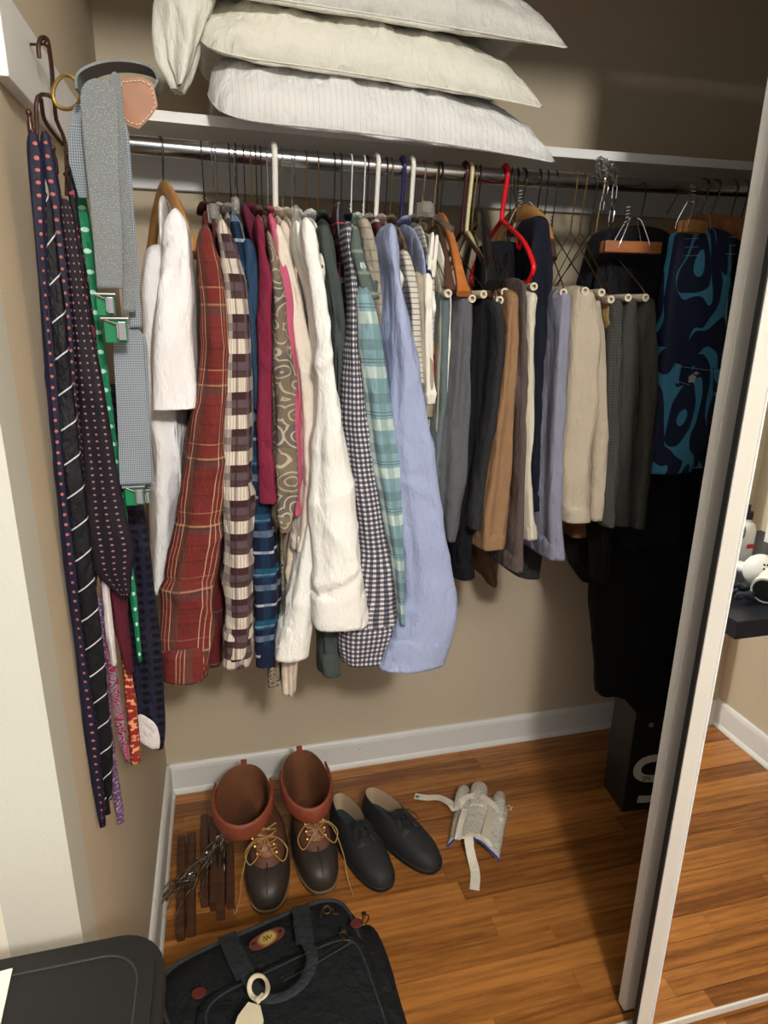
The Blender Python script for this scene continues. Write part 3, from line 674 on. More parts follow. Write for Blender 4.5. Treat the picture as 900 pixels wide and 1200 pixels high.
wire_hanger(341, 'silver wire hanger holding the white shirt with the slanting cuff', 'chrome')
wire_hanger(358, 'wire hanger hidden in the front white shirt', 'goldwire')
wire_hanger(372, 'brassy wire hanger holding the grey green shirt', 'goldwire')
wire_hanger(391, 'dark wire hanger holding the charcoal plaid shirt', 'wire')
wire_hanger(399, 'dark wire hanger holding the gingham shirt', 'wire')
wire_hanger(411, 'white coated wire hanger holding the turquoise plaid shirt', 'whitewire')
wire_hanger(426, 'white coated wire hanger holding the oatmeal checked shirt', 'whitewire')
wire_hanger(430, 'dark wire hanger close behind the white wire one over the oatmeal shirt', 'wire')
plastic_hanger(441, 'white plastic hanger with wavy hook over the maroon striped shirt', 'wp', r=.0048)
wire_hanger(452, 'dark twisted wire hanger holding the brown mottled shirt', 'wire')
wire_hanger(458, 'gold wire hanger with spiral neck left of the navy blue hanger', 'goldwire')
plastic_hanger(471, 'navy blue plastic hanger holding the light blue oxford shirt', 'navyp', r=.0042)
plastic_hanger(482, 'white plastic hanger with a long bare arm right of the navy blue one', 'wp', r=.0048, yaw=-.05, dz=.15)

# ---------------------------------------------------------------- folded trousers over wire and wood hangers
def trousers(label, mat, rows, yf=1.235, ry=.13, group=None, seed=0, k=3, fold=.004, hemband=True, name='trousers', kind='trousers', extra=(), X0=None, loops=0, cr=.004):
    rw = prow(rows, yf, ry)
    t = thing(name, label, kind, (rw[0][1], ROD_Y, rw[0][0]), group)
    tube('legs', rw, mat, t, 52, 90, fold=fold, k=k, seed=seed, e=3.2, cr=cr)
    q1, l1, r1 = rows[-1][:3]
    if hemband:
        q0 = q1 - 22; A = [r[0] for r in rows]
        l0 = float(np.interp(q0, A, [r[1] for r in rows])); r0 = float(np.interp(q0, A, [r[2] for r in rows]))
        tube('waistband', prow([(q0, l0 - 1, r0 + 1), (q1 + 1, l1 - 1, r1 + 1)], yf - .002, ry + .002), mat, t, 52, 14, fold=fold, k=k, seed=seed, e=3.2, amp2=.002, cr=.001)
        for i in range(loops):
            xm = l1 + (r1 - l1) * (i + .6) / (loops + .3)
            a, b = P(xm, q1 - 24, y=yf - .006), P(xm, q1, y=yf - .006)
            MB().box(((a[0] + b[0]) / 2, yf - .006, (a[2] + b[2]) / 2), (.010, .004, abs(a[2] - b[2])), bev=.001).build('belt_loop', mat, t)
    for (nm, rws, yy, rr, mm) in extra:
        tube(nm, prow(rws, yy, rr), mm or mat, t, 44, 70, fold=fold, k=k, seed=seed + 31, e=3.0, cr=cr)
    return t
trousers('grey teal twill trousers folded over a hanger, first trousers right of the light blue shirt', F['teal'], [(334, 508, 526), (400, 508, 527), (470, 506, 523), (560, 498, 514)], 1.25, seed=1)
trousers('mid grey wool trousers with soft vertical folds', F['greywool'], [(342, 530, 551), (400, 527, 550), (450, 523, 549), (500, 514, 548), (560, 508, 545), (610, 508, 537), (630, 514, 528)], 1.235, seed=2, k=4, fold=.006, hemband=False)
trousers('black navy wool trousers hanging lowest of the left trousers', F['blk'], [(343, 550, 573), (420, 546, 573), (500, 543, 568), (560, 538, 564), (640, 526, 553), (672, 530, 554)], 1.26, seed=3, k=4, fold=.006)
trousers('charcoal wool trousers ending in a dark zip pocket beside the camel ones', F['char'], [(348, 567, 586), (420, 570, 588), (500, 560, 577), (560, 548, 568), (615, 544, 561)], 1.225, seed=4)
trousers('camel brown twill trousers with a belt loop at the bottom band', F['tan'], [(338, 587, 606), (400, 586, 605), (470, 578, 603), (540, 568, 600), (600, 559, 596), (638, 557, 592)], 1.22, seed=5, k=4, fold=.007, loops=1)
trousers('brown wool trousers with pointed corner showing below the camel pair', F['brn'], [(500, 584, 604), (600, 564, 592), (655, 556, 586), (684, 573, 583)], 1.38, .08, seed=6, hemband=False)
trousers('taupe brown narrow folded trousers between camel and off white pairs', F['mauve'], [(325, 602, 610), (400, 600, 611), (500, 598, 610), (600, 594, 609), (664, 590, 609)], 1.21, seed=7, loops=1)
trousers('off white chinos folded narrow beside the navy pair', F['offw'], [(338, 610, 628), (362, 608, 626), (450, 606, 624), (540, 606, 620), (600, 607, 624), (627, 607, 629)], 1.235, seed=8)
trousers('dark navy trousers gathered in folds on the walnut hanger', F['navytr'], [(252, 626, 643), (300, 622, 647), (340, 622, 644), (400, 621, 643), (470, 616, 642), (540, 614, 639), (597, 614, 642)], 1.262, .05, seed=9, k=4, fold=.007, loops=1)
trousers('charcoal trousers with rounded waistband hanging below the off white chinos', F['dkgrn'], [(500, 612, 640), (600, 606, 636), (650, 600, 637), (674, 604, 632)], 1.36, .09, seed=10, loops=1)
trousers('lavender grey cotton trousers with a small hanging loop at the bottom', F['lav'], [(338, 648, 666), (400, 644, 664), (500, 638, 658), (600, 635, 656), (649, 635, 660)], 1.23, seed=11, k=4, fold=.006, loops=1)
trousers('wide khaki chinos folded in two layers, brightest trousers on the rod', F['kh'], [(334, 666, 692), (362, 660, 700), (430, 656, 699), (500, 654, 694), (560, 653, 690), (608, 655, 690)], 1.235, seed=12, k=3, fold=.006, loops=0,
         extra=[('legs', [(345, 684, 700), (400, 688, 708), (470, 688, 708), (560, 684, 707), (606, 684, 706)], 1.25, .11, None)])
trousers('rust brown trousers corner peeking out below the khaki chinos', F['rust'], [(540, 664, 692), (600, 664, 692), (628, 667, 688)], 1.38, .08, seed=13, hemband=False)
trousers('golden tan trousers, thin sliver right of the khaki chinos', F['gold'], [(340, 697, 709), (400, 702, 711), (500, 704, 712)], 1.26, seed=14, hemband=False)
trousers('finely checked charcoal trousers, leftmost of the three dark grey pairs', F['dkch1'], [(346, 708, 724), (450, 705, 724), (540, 702, 722), (612, 700, 720)], 1.24, seed=15, k=4, fold=.005, hemband=False)
trousers('charcoal wool trousers, middle of the three dark grey pairs', F['dkch2'], [(344, 723, 742), (450, 721, 744), (540, 718, 742), (613, 716, 740)], 1.245, seed=16, k=4, fold=.006, hemband=False)
trousers('olive charcoal trousers with rounded crease, rightmost of the three dark grey pairs', F['dkch3'], [(344, 741, 762), (450, 739, 763), (540, 735, 758), (612, 728, 752)], 1.245, seed=17, k=4, fold=.006, hemband=False)
trousers('black jersey track pants clipped by the wooden bar hanger', F['blkjer'], [(264, 714, 792), (300, 702, 794), (338, 692, 796), (380, 716, 798), (450, 740, 798), (560, 735, 800), (640, 730, 800)], 1.33, .05, seed=18, k=5, fold=.008, hemband=False)
# black trousers clamped behind the red hanger
trousers('black trousers clamped in a dark wooden bar behind the red hanger', F['blk'], [(282, 566, 620), (320, 562, 622), (345, 566, 618)], 1.34, .03, seed=19, hemband=False)

# swim shorts
def swim_mat():
    m = N('blue_floral_swim_cloth'); m.rough(.7); uv = m.coord('UV')
    mp = m.n('ShaderNodeMapping'); mp.inputs['Scale'].default_value = (1, .55, 1); mp.inputs['Rotation'].default_value = (0, 0, .45); m.l(uv, mp.inputs[0])
    n1 = m.noise(10, .6, mp.outputs[0]); n2 = m.noise(15, 1, mp.outputs[0])
    fr = m.math('FRACT', m.math('MULTIPLY', n1, 6.0)); mid = m.math('ABSOLUTE', m.math('SUBTRACT', fr, .5))
    k = m.math('LESS_THAN', mid, m.math('MULTIPLY', m.math('SUBTRACT', n2, .38), 1.0))
    m.col(m.mix(k, srgb((17, 32, 66)), srgb((66, 146, 186))))
    m.bump(m.noise(30, 3, m.coord()), .2, .003)
    return m.m
F['swim'] = swim_mat()
st = thing('swim_shorts', 'dark blue swim shorts printed with light blue swirls, clipped at the right of the rod', 'shorts', (1.0, ROD_Y, 1.6))
SY = 1.235
tube('shorts_body', prow([(266, 799, 866), (300, 794, 865), (350, 786, 862), (400, 780, 858), (450, 774, 852), (500, 767, 842), (554, 759, 815)], SY, .035), F['swim'], st, 72, 110, fold=.002, k=3, seed=5, e=2.6, cr=.003)
tube('shorts_leg', prow([(400, 806, 862), (470, 798, 856), (530, 790, 842), (548, 800, 840)], SY + .06, .03), F['swim'], st, 40, 40, fold=.002, k=3, seed=8)
stitch = plain('pale_thread', (170, 184, 200), .8)
def line3(pp, y, r, mat, nm, par, n=3):
    MB().path([P(a, b, y=y) for a, b in pp], r, 5).build(nm, mat, par)
wbm = MB()
for q in (276, 286, 296): wbm.path([P(a, q + (a - 800) * -.04 + 4, y=SY - .0055) for a in (802, 820, 840, 862)], .0005, 4)
wbm.path([P(a, b, y=SY - .005) for a, b in ((857, 305), (851, 370), (845, 430), (838, 480))], .0005, 4)
wbm.build('waistband_stitching', stitch, st)
pk = [(792, 426), (856, 434), (846, 466), (788, 448)]
pp = [P(a, b, y=SY - .004) for a, b in pk]; n_ = 4
vs = [(x, y - .004, z) for x, y, z in pp] + [(x, y + .012, z) for x, y, z in pp]
mk('pocket_flap', vs, [(0, 1, 2, 3), (7, 6, 5, 4)] + [(i, 4 + i, 4 + (i + 1) % 4, (i + 1) % 4) for i in range(4)], F['swim'], st, [(.1 + v[0] * .6, v[2] * .8) for v in vs], False)
MB().path([P(a, b, y=SY - .0095) for a, b in ((794, 429), (853, 437), (844, 462), (791, 446), (794, 429))], .0005, 4).build('pocket_stitching', stitch, st)
ph = MB()                                                              # small embroidered house with a palm
hx = P(811, 443, y=SY - .010)
ph.box((hx[0], hx[1], hx[2] - .004), (.015, .0016, .010)).prism([(-.0105, 0), (.0105, 0), (0, .007)], -.001, .001, Matrix.Translation((hx[0], hx[1], hx[2] + .001)) @ Matrix.Rotation(PI / 2, 4, 'X'))
for k in range(6):
    a = .1 + k * .6; ph.path([(hx[0] + .009, hx[1], hx[2] + .008), (hx[0] + .009 + .004 * math.cos(a), hx[1], hx[2] + .010 + .004 * math.sin(a)), (hx[0] + .009 + .008 * math.cos(a), hx[1], hx[2] + .007 + .006 * math.sin(a))], .0007, 4)
ph.path([(hx[0] + .009, hx[1], hx[2] + .008), (hx[0] + .008, hx[1], hx[2] - .006)], .0007, 4)
ph.build('embroidered_emblem', plain('emblem_thread', (190, 190, 180), .8), st)

# black coats at the dark right end
def coat(label, mat, rows, y, ry, seed, nm='coat', cat='coat', extra=()):
    rw = prow(rows, y, ry); t = thing(nm, label, cat, (rw[0][1], ROD_Y, rw[0][0]))
    tube('coat_body', rw, mat, t, 56, 90, fold=.008, k=4, seed=seed, e=2.6, cr=.004)
    for (n2, r2, y2, ry2) in extra: tube(n2, prow(r2, y2, ry2), mat, t, 36, 60, fold=.004, k=3, seed=seed + 3)
    return t
coat('short black jacket whose hem reaches left below the charcoal trousers', F['blkcoat'], [(430, 712, 850), (560, 680, 840), (625, 664, 835), (655, 672, 830), (682, 696, 830)], 1.42, .04, 21, 'jacket', 'jacket', extra=[('sleeve', [(480, 700, 722), (600, 700, 722), (684, 703, 716)], 1.3, .03)])
coat('long black wool coat hanging down to the shoe box', F['blkcoat'], [(330, 760, 900), (480, 735, 880), (600, 712, 862), (700, 704, 842), (760, 708, 830), (800, 709, 822), (813, 712, 818)], 1.36, .05, 22)
coat('very dark maroon wool jacket at the far right end of the rod', F['dkmar'], [(272, 866, 905), (330, 862, 915), (420, 856, 905), (520, 840, 890)], 1.30, .12, 23, 'jacket', 'jacket')
coat('dark brown knit cardigan right behind the maroon jacket', F['brnk'], [(262, 880, 905), (330, 878, 930), (470, 868, 915)], 1.40, .13, 24, 'cardigan', 'cardigan')

# hangers of the trousers
def zb(q, y=1.225): return P(600, q, y=y)[2]
for p, pe, q, lab, mt_ in ((497, 523, 344, 'twisted wire hanger with paper tube inside the grey teal trousers', 'gold'), (509, 550, 350, 'gold wire hanger with paper tube inside the mid grey trousers', 'gold'), (515, 563, 345, 'dark wire hanger with paper tube inside the black navy trousers', 'wire'),
                       (553, 583, 352, 'dark wire hanger with paper tube inside the charcoal trousers', 'wire'), (600, 596, 342, 'steel wire hanger inside the camel trousers', 'wire'), (606, 625, 336, 'dark wire hanger with paper tube inside the off white chinos', 'wire'),
                       (641, 660, 343, 'dark wire hanger with paper tube inside the lavender trousers', 'wire'), (651, 683, 341, 'brown wire hanger with paper tube inside the khaki chinos', 'wire'), (674, 703, 343, 'bronze wire hanger crossing over, inside the golden tan trousers', 'gold'),
                       (685, 714, 351, 'bronze wire hanger of the checked charcoal trousers', 'gold'), (697, 733, 349, 'dark wire hanger of the middle dark grey trousers', 'wire'), (704, 752, 349, 'brass wire hanger of the olive charcoal trousers, beside the chain', 'gold')):
    # turned on the rod so that the front end of the bar sits in the fold of its trousers
    E_ = P(pe, q, y=1.215); sn_ = max(-.6, min(.6, (E_[0] - hook_x(p)) / .205))
    wire_hanger(p, lab, {'gold': 'goldwire'}.get(mt_, 'wire'), tubebar=True, yaw=math.asin(sn_), barz=E_[2], half=.215)
wooden_hanger(513, 'dark brown plastic hanger with rounded end over the grey trousers', 'brownp', yaw=-.16, drop=.095, half=.20, dz=.115, wid=.016, thick=.006)
wooden_hanger(517, 'orange brown wooden hanger with a bare rounded shoulder pointing at the viewer', 'woodo', yaw=-.10, drop=.075, half=.225, dz=.14, wid=.02, thick=.0075)
plastic_hanger(544, 'dark maroon plastic hanger left of the cream one', 'maroonp', r=.0042, yaw=-.03, dz=.13)
plastic_hanger(550, 'cream plastic hanger with curved tip by the black trousers', 'creamp', r=.0042, yaw=-.04, dz=.16)
wire_hanger(556, 'thin brassy wire hanger behind the cream plastic hanger', 'goldwire')
wooden_hanger(562, 'wide black plastic hanger with drooping rounded shoulder', 'blackp', yaw=-.22, drop=.068, half=.225, dz=.13, wid=.034, thick=.008)
plastic_hanger(591, 'bright red plastic hanger with strap hooks', 'redp', r=.0050, yaw=-.06, dz=.10, half=.19, notch=True, drop=.085)
wooden_hanger(613, 'light wooden hanger half hidden behind the dark wooden clamp', 'woodh', yaw=.05, drop=.058, half=.12, dz=.05, wid=.035)
wooden_hanger(632, 'dark walnut hanger above the dark navy trousers', 'wooddk', yaw=-.2, drop=.062, half=.13, dz=.08, wid=.03, bar=False)
wooden_hanger(824, 'red brown wooden hanger left of two at the right end', 'woodr', yaw=.25, drop=.062, half=.2, dz=.08, wid=.034)
wooden_hanger(837, 'red brown wooden hanger right of two at the right end', 'woodr', yaw=.3, drop=.060, half=.2, dz=.08, wid=.034)
wire_hanger(859, 'thin wire hanger above the swim shorts, left of two', 'wire')
wire_hanger(872, 'thin wire hanger at the far right of the rod above the maroon jacket', 'wire')
# clear plastic hanger with clip
def clear_clip(p, q0, q1, label, w_=.03, y=1.30, hook=True):
    X = hook_x(p); A, B = P(p, q0, y=y), P(p, q1, y=y)
    t = thing('clear_hanger', label, 'hanger', (X, ROD_Y, rod_z(X)))
    MB().box((X, ROD_Y - .02, (A[2] + B[2]) / 2 + .006), (.008, .10, .012), bev=.002).box((X, ROD_Y - .13, (A[2] + B[2]) / 2 - .02), (.006, .14, .010), bev=.002, rx=.32).build('arms', M['clearp'], t, False)
    if hook: MB().path(hook_pts(X, rod_z(X), .0183, .06), .0014, 6).build('hook', M['chrome'], t)
    c = (P(p + 2, (q0 + q1) / 2, y=y))
    MB().box(c, (w_, .012, abs(A[2] - B[2])), bev=.002).box((c[0], c[1] - .012, c[2] + .004), (w_ * .5, .006, abs(A[2] - B[2]) * .8), bev=.002).build('clip', M['clearp'], t, False)
    return t
clear_clip(248, 240, 262, 'clear plastic clip hanger left of the navy jersey polo', .022)
clear_clip(274, 232, 252, 'clear plastic clip hanger directly above the navy jersey polo', .014)
clear_clip(496, 238, 254, 'clear plastic clip hanger over the white straps, right of the bare white hanger', .036)
clear_clip(344, 242, 262, 'clear plastic clip hanger above the white shirts', .014)

# wooden bar clamp hangers
Xc = P(739, 290, y=1.26)
hk = [tuple(v) for v in bez([P(744, 212, y=1.44), P(752, 208, y=1.425), P(757, 220, y=1.39), P(756, 232, y=1.37), P(752, 252, y=1.30)], 5)]
clamp_hanger('clamp_hanger', 'wooden clamp hanger with orange brown bars gripping the black track pants', 'woodr', Xc, -.06, .125, hk, .022, tilt=0)
Xc = P(812, 266, y=1.205)
hk = [tuple(v) for v in bez([P(783, 214, y=1.45), P(792, 210, y=1.43), P(796, 222, y=1.39), P(790, 236, y=1.33), P(782, 250, y=1.25)], 5)]
clamp_hanger('clamp_hanger', 'wooden clamp hanger with light brown bars gripping the blue swim shorts', 'woodh', Xc, .25, .06, hk, .022)
Xc = P(614, 270, y=1.37)
hk = [tuple(v) for v in bez([P(597, 205, y=1.44), P(600, 203, y=1.425), P(603, 216, y=1.39), P(602, 228, y=1.38), P(606, 242, y=1.37)], 5)]
clamp_hanger('clamp_hanger', 'dark walnut clamp hanger gripping the black trousers behind the red hanger', 'wooddk', Xc, .12, .07, hk, .026)

# chain hanging over the shelf edge
ch = thing('metal_chain', 'steel link chain hung over the shelf edge, dangling between the trousers hangers', 'chain', P(705, 187, y=1.45))
links = [(709, 188), (722, 196), (721, 212), (720, 228), (718, 244), (716, 258), (714, 272), (713, 286), (712, 300), (713, 314), (712, 328)]
def link_path(c, d, L, wd, rot):
    d = Vector(d).normalized(); a = Vector((1, 0, 0)) * math.cos(rot) + Vector((0, 1, 0)) * math.sin(rot)
    a = (a - d * a.dot(d)).normalized()
    return [Vector(c) + d * (math.copysign(max(0, L / 2 - wd), math.cos(th)) + math.cos(th) * wd) + a * math.sin(th) * wd for th in [2 * PI * k / 16 for k in range(16)]]
yl = [1.45, 1.40] + [1.365] * 9
pts = [Vector(P(a, b, y=yl[i])) for i, (a, b) in enumerate(links)]
lk = 0
def chain_run(pts, L=.028, wd=.0052, r=.0014):
    global lk
    tot = sum((pts[i + 1] - pts[i]).length for i in range(len(pts) - 1)); nn = max(1, int(tot / (L * .80))); 
    cum = [0]
    for i in range(len(pts) - 1): cum.append(cum[-1] + (pts[i + 1] - pts[i]).length)
    def at(s):
        for i in range(len(pts) - 1):
            if s <= cum[i + 1] or i == len(pts) - 2: return pts[i].lerp(pts[i + 1], (s - cum[i]) / max(1e-6, cum[i + 1] - cum[i]))
    for i in range(nn):
        s = (i + .5) * tot / nn; p = at(s); d = at(min(tot, s + .01)) - at(max(0, s - .01))
        MB().path(link_path(p, d, L, wd, (lk % 2) * PI / 2 + .5), r, 6, closed=True).build('chain_link', M['chrome'], ch); lk += 1
chain_run(pts)
chain_run([Vector(P(a, b, y=yy)) for a, b, yy in ((722, 196, 1.40), (709, 186, 1.448), (702, 184, 1.45), (700, 190, 1.44), (701, 204, 1.375), (706, 214, 1.37), (712, 204, 1.37), (708, 190, 1.44))], .02, .0045, .0012)
chain_run([Vector(P(a, b, y=1.37)) for a, b in ((706, 200), (711, 212), (710, 224), (706, 236), (705, 246))], .02, .0045, .0012)

# ================================================================ PILLOWS
def pillow(label, x0, x1, y0, y1, zc, T, mat, seed, tilt=0, sagf=0.0, corner=1.15, name='pillow', lean=0, n=70, m=46):
    xc, yc = (x0 + x1) / 2, (y0 + y1) / 2; a, b = (x1 - x0) / 2, (y1 - y0) / 2
    U, V = np.meshgrid(np.linspace(-1, 1, n), np.linspace(-1, 1, m))
    prof = np.where(U < 0, (1 - np.abs(U) ** 5) ** .42, (1 - np.abs(U) ** 2.6) ** .62) * (1 - np.abs(V) ** 4.2) ** .42
    px_ = U * a * (1 - .045 * (1 - V ** 2) * np.abs(U) ** 4) ; py_ = V * b * (1 - .10 * (1 - U ** 2) * np.abs(V) ** 4)
    lf = np.clip(-U, 0, 1); px_ = px_ * (1 - .09 * np.abs(V) ** 4 * lf); py_ = py_ * (1 - .16 * lf ** 8)
    wr = wobble(px_ * .8, py_ * .8, seed, f=.9) * .008 + crease(px_ * .9, py_ * .9, seed, 14) * .015 + crease(px_ * 1.8, py_ * 1.6, seed + 9, 9) * .004
    rad = np.clip(np.maximum(np.abs(U), np.abs(V)) - .6, 0, 1) / .4
    pl = np.sin(np.arctan2(V * b, U * a) * 46 + seed) * .0035 * rad * (1 - rad) * 3
    vs = []; droop = -sagf * np.clip((1.49 - (yc + py_)) / .17, 0, 1.05) ** 1.5 + tilt * px_ + lean * py_
    top = zc + prof * T * .72 + (wr + pl) * (prof ** .35) + droop
    bot = zc - prof * T * .16 + (wr * .2) * (prof ** .35) + droop
    vt = np.stack([xc + px_, yc + py_, top], -1).reshape(-1, 3); vb = np.stack([xc + px_, yc + py_, bot], -1).reshape(-1, 3)
    fs = []; K = n * m
    for i in range(m - 1):
        for j in range(n - 1):
            q = i * n + j; fs.append((q, q + 1, q + n + 1, q + n)); fs.append((K + q, K + q + n, K + q + n + 1, K + q + 1))
    edge = [j for j in range(n)] + [i * n + n - 1 for i in range(1, m)] + [(m - 1) * n + j for j in range(n - 2, -1, -1)] + [i * n for i in range(m - 2, 0, -1)]
    for q in range(len(edge)):
        a1, b1 = edge[q], edge[(q + 1) % len(edge)]; fs.append((a1, K + a1, K + b1, b1))
    uv = np.concatenate([np.stack([px_, py_], -1).reshape(-1, 2)] * 2)
    vsa = np.vstack([vt, vb])
    t = thing(name, label, 'pillow', (xc, yc, zc))
    mk('pillowcase', vsa, fs, mat, t, uv)
    seam = [Vector((xc + px_[i, j], yc + py_[i, j], (top[i, j] + bot[i, j]) / 2)) for (i, j) in [(q // n, q % n) for q in edge]]
    MB().path(seam[::2], .0014, 6, closed=True).build('piped_seam', mat, t)
    return t
pw1 = fabric('white_ticking_stripe', (226, 226, 226), [('u', .011, 0, .14, (206, 206, 206), .7)], var=.04)
pw2 = fabric('ivory_pillow_linen', (230, 228, 214), var=.05); pw3 = fabric('white_pillow_linen', (228, 228, 218), var=.05)
pillow('white pillow with faint stripes, bottom of the stack, bulging over the shelf edge', 0.0, .680, 1.315, 1.755, 1.812, .108, pw1, 4, tilt=-.040, sagf=.082)
pillow('ivory pillow in the middle of the stack on the shelf', -.012, .650, 1.325, 1.755, 1.900, .112, pw2, 8, tilt=-.05, sagf=.078)
pillow('off white pillow on top of the stack with a pointed right corner', -.03, .690, 1.32, 1.755, 1.990, .112, pw3, 15, tilt=-.03, sagf=.068)
# sheet corner hanging down at the left of the stack
sh = prow([(-30, 190, 262), (10, 186, 246), (40, 183, 236), (70, 186, 228), (86, 196, 222), (100, 204, 212)], 1.37, .03)
so = tube('folded_pillowcase', sh, pw3, None, 44, 60, fold=.008, k=3, seed=3, e=2.3, cr=.009); tag(so, 'loose white pillowcase hanging down at the left end of the pillow stack', 'pillowcase')

# ================================================================ TIE RACK, TIES, SUSPENDERS
bronze = plain('dark_bronze_wire', (74, 52, 44), .35, .7)
rk = thing('tie_rack', 'dark bronze wire tie rack with ball ended pegs hooked on the left wall board', 'rack', P(50, 55, y=1.0))
def PP(pp, n=4): return [tuple(v) for v in bez([P(a, b, y=yy) for a, b, yy in pp], n)]
MB().path(PP([(46, 68, 1.02), (45, 55, 1.02), (48, 45, 1.025), (55, 46, 1.03), (58, 60, 1.02), (61, 85, 1.0), (62, 112, .97)]), .0028, 8).build('hook', bronze, rk)
MB().path(PP([(44, 200, .93), (43, 150, .93), (44, 114, .93), (62, 115, .96), (66, 140, .97), (76, 165, .98), (78, 195, .98), (78, 230, .98)], 3), .0024, 8).path(PP([(48, 116, .93), (52, 140, .95), (64, 158, .97), (74, 170, .98)]), .0024, 8).path(PP([(36, 180, .92), (42, 240, .92), (46, 290, .92), (50, 335, .92)], 3), .0022, 8).build('wire_frame', bronze, rk)
for a, b, yy in ((36, 150, .90), (38, 195, .90), (42, 240, .90), (45, 284, .90), (50, 328, .90), (58, 178, .93), (64, 190, .95), (82, 196, .97)):
    c0 = P(a, b, y=yy)
    pr = [(.0022, -.014), (.0036, -.012), (.0036, .004), (.0024, .008), (.0022, .012), (.0032, .0135), (.0034, .016), (.002, .0185)]
    MB().lathe(pr, c0, 10).path([c0, (c0[0] - .004, .95, c0[2] - .012)], .0018, 6).build('peg', bronze, rk)
# nail in the board that carries it
na = P(46, 52, y=1.025)
tag(MB().path([(XL + .0165, na[1], na[2] - .001), (na[0] + .008, na[1], na[2] + .001)], .0016, 8).ball((na[0] + .009, na[1], na[2] + .001), .004).build('wall_nail', bronze), 'dark nail with round head in the white board, carrying the tie rack', 'nail')

T = {}
T['floral'] = fabric('navy_silk_small_flowers', (28, 28, 56), speck=('dots', 72, .16, (186, 96, 84)), rough=.5, var=.06, warp=.002, wrk=.3)
T['plum'] = fabric('dark_plum_silk_dots', (26, 18, 30), speck=('dots', 110, .15, (150, 108, 120)), rough=.5, var=.06, wrk=.3)
T['stripe'] = fabric('black_silk_thin_stripes', (22, 23, 30), [('v', .034, 0, .05, (200, 200, 206), .9)], rough=.45, var=.06, angle=.7)
T['silver'] = fabric('silver_grey_silk', (150, 152, 160), rough=.45); T['green'] = fabric('emerald_silk_white_sprigs', (16, 128, 84), speck=('dots', 40, .12, (170, 220, 200)), rough=.5, var=.06)
T['maroon'] = fabric('maroon_silk', (88, 22, 40), rough=.5); T['pinkw'] = fabric('white_silk_tie', (206, 198, 200), rough=.5)
T['redpais'] = fabric('red_paisley_silk', (170, 28, 58), speck=('rings', 90, .4, (110, 150, 170)), rough=.5, warp=.01)
T['redor'] = fabric('red_orange_floral_silk', (150, 40, 40), speck=('noise', 120, .55, (220, 150, 100)), rough=.5)
T['purp'] = fabric('purple_silk_speckled', (92, 66, 110), speck=('noise', 240, .55, (170, 140, 170)), rough=.4)
T['navydot'] = fabric('navy_silk_dark_dots', (30, 32, 56), speck=('dots', 66, .30, (12, 12, 22)), rough=.5, var=.06)
T['darkfl'] = fabric('dark_silk_rose_print', (24, 20, 30), speck=('noise', 80, .60, (170, 60, 80)), rough=.5)
def tie(label, mat, strands, y, tip=None, tipm=None):
    r0 = prow(strands[0], y, .004)
    t = thing('necktie', label, 'tie', (r0[0][1], y, r0[0][0]), 'neckties on the wire rack')
    for i, st_ in enumerate(strands):
        tube('blade' if i == 0 else 'tail', prow(st_, y + .012 * i, .0045), mat, t, 28, 70, fold=.0012, k=2, seed=i + int(y * 1000) % 50, e=2.2, hem=.002, amp2=.0015, cr=.001)
    # roll of silk over its peg
    a, b = P(strands[0][0][1], strands[0][0][0] + 3, y=y), P(strands[0][0][2], strands[0][0][0] + 3, y=y)
    if tip: tube('lining_tip', prow(tip, y - .006, .002), tipm or T['pinkw'], t, 16, 14, fold=0, amp2=.0005, cr=0, e=2.2, hem=0)
    return t
tie('leftmost necktie on the rack, navy with small coral flowers, long thin edge', T['floral'], [[(152, 29, 45), (200, 33, 50), (300, 42, 54), (400, 51, 61), (550, 63, 73), (700, 80, 91), (850, 99, 111), (940, 111, 122), (970, 117, 123)]], .885)
tie('black necktie with thin white diagonal stripes', T['stripe'], [[(225, 44, 60), (300, 52, 68), (400, 57, 80), (500, 64, 92), (600, 76, 103), (700, 88, 115), (800, 100, 127), (880, 110, 133), (938, 124, 132)], [(230, 46, 58), (400, 55, 66), (650, 74, 90), (860, 104, 118), (955, 116, 128)]], .895)
tie('silver grey narrow necktie tail between the striped and the flowered tie', T['silver'], [[(204, 43, 53), (230, 50, 58), (300, 60, 66), (400, 69, 75), (500, 80, 85)]], .90)
tie('navy necktie with coral flowers whose edge borders the plum dotted tie', T['floral'], [[(152, 44, 58), (200, 50, 66), (260, 58, 76), (350, 70, 84), (450, 81, 92), (560, 90, 102), (660, 100, 112), (690, 104, 112)]], .91)
tie('dark plum necktie with tiny pale dots, widest blade in front', T['plum'], [[(232, 66, 84), (300, 75, 95), (360, 81, 104), (430, 88, 117), (500, 93, 128), (560, 97, 138), (610, 101, 147), (645, 106, 156), (672, 112, 153), (702, 143, 151)]], .90)
tie('dark necktie with rose print beside the green one', T['darkfl'], [[(206, 76, 86), (260, 83, 93), (350, 94, 104), (450, 108, 119), (540, 120, 132), (600, 128, 142)]], .93)
tie('emerald green necktie with white sprigs', T['green'], [[(192, 80, 91), (240, 86, 102), (300, 93, 109), (350, 102, 115), (450, 117, 126), (530, 130, 138), (620, 141, 150), (680, 150, 157), (730, 155, 163), (776, 161, 166)]], .94)
tie('white silk necktie end showing below the plum dotted blade', T['pinkw'], [[(600, 112, 122), (690, 119, 128), (740, 123, 133), (779, 130, 137)]], .915)
tie('plain maroon necktie end right of the white silk end', T['maroon'], [[(600, 120, 140), (690, 128, 147), (740, 134, 152), (790, 148, 157)]], .925)
tie('red paisley necktie with pale blue swirls, long narrow end', T['redpais'], [[(590, 110, 120), (690, 118, 125), (780, 125, 136), (850, 134, 147), (880, 140, 150), (893, 147, 152)]], .93)
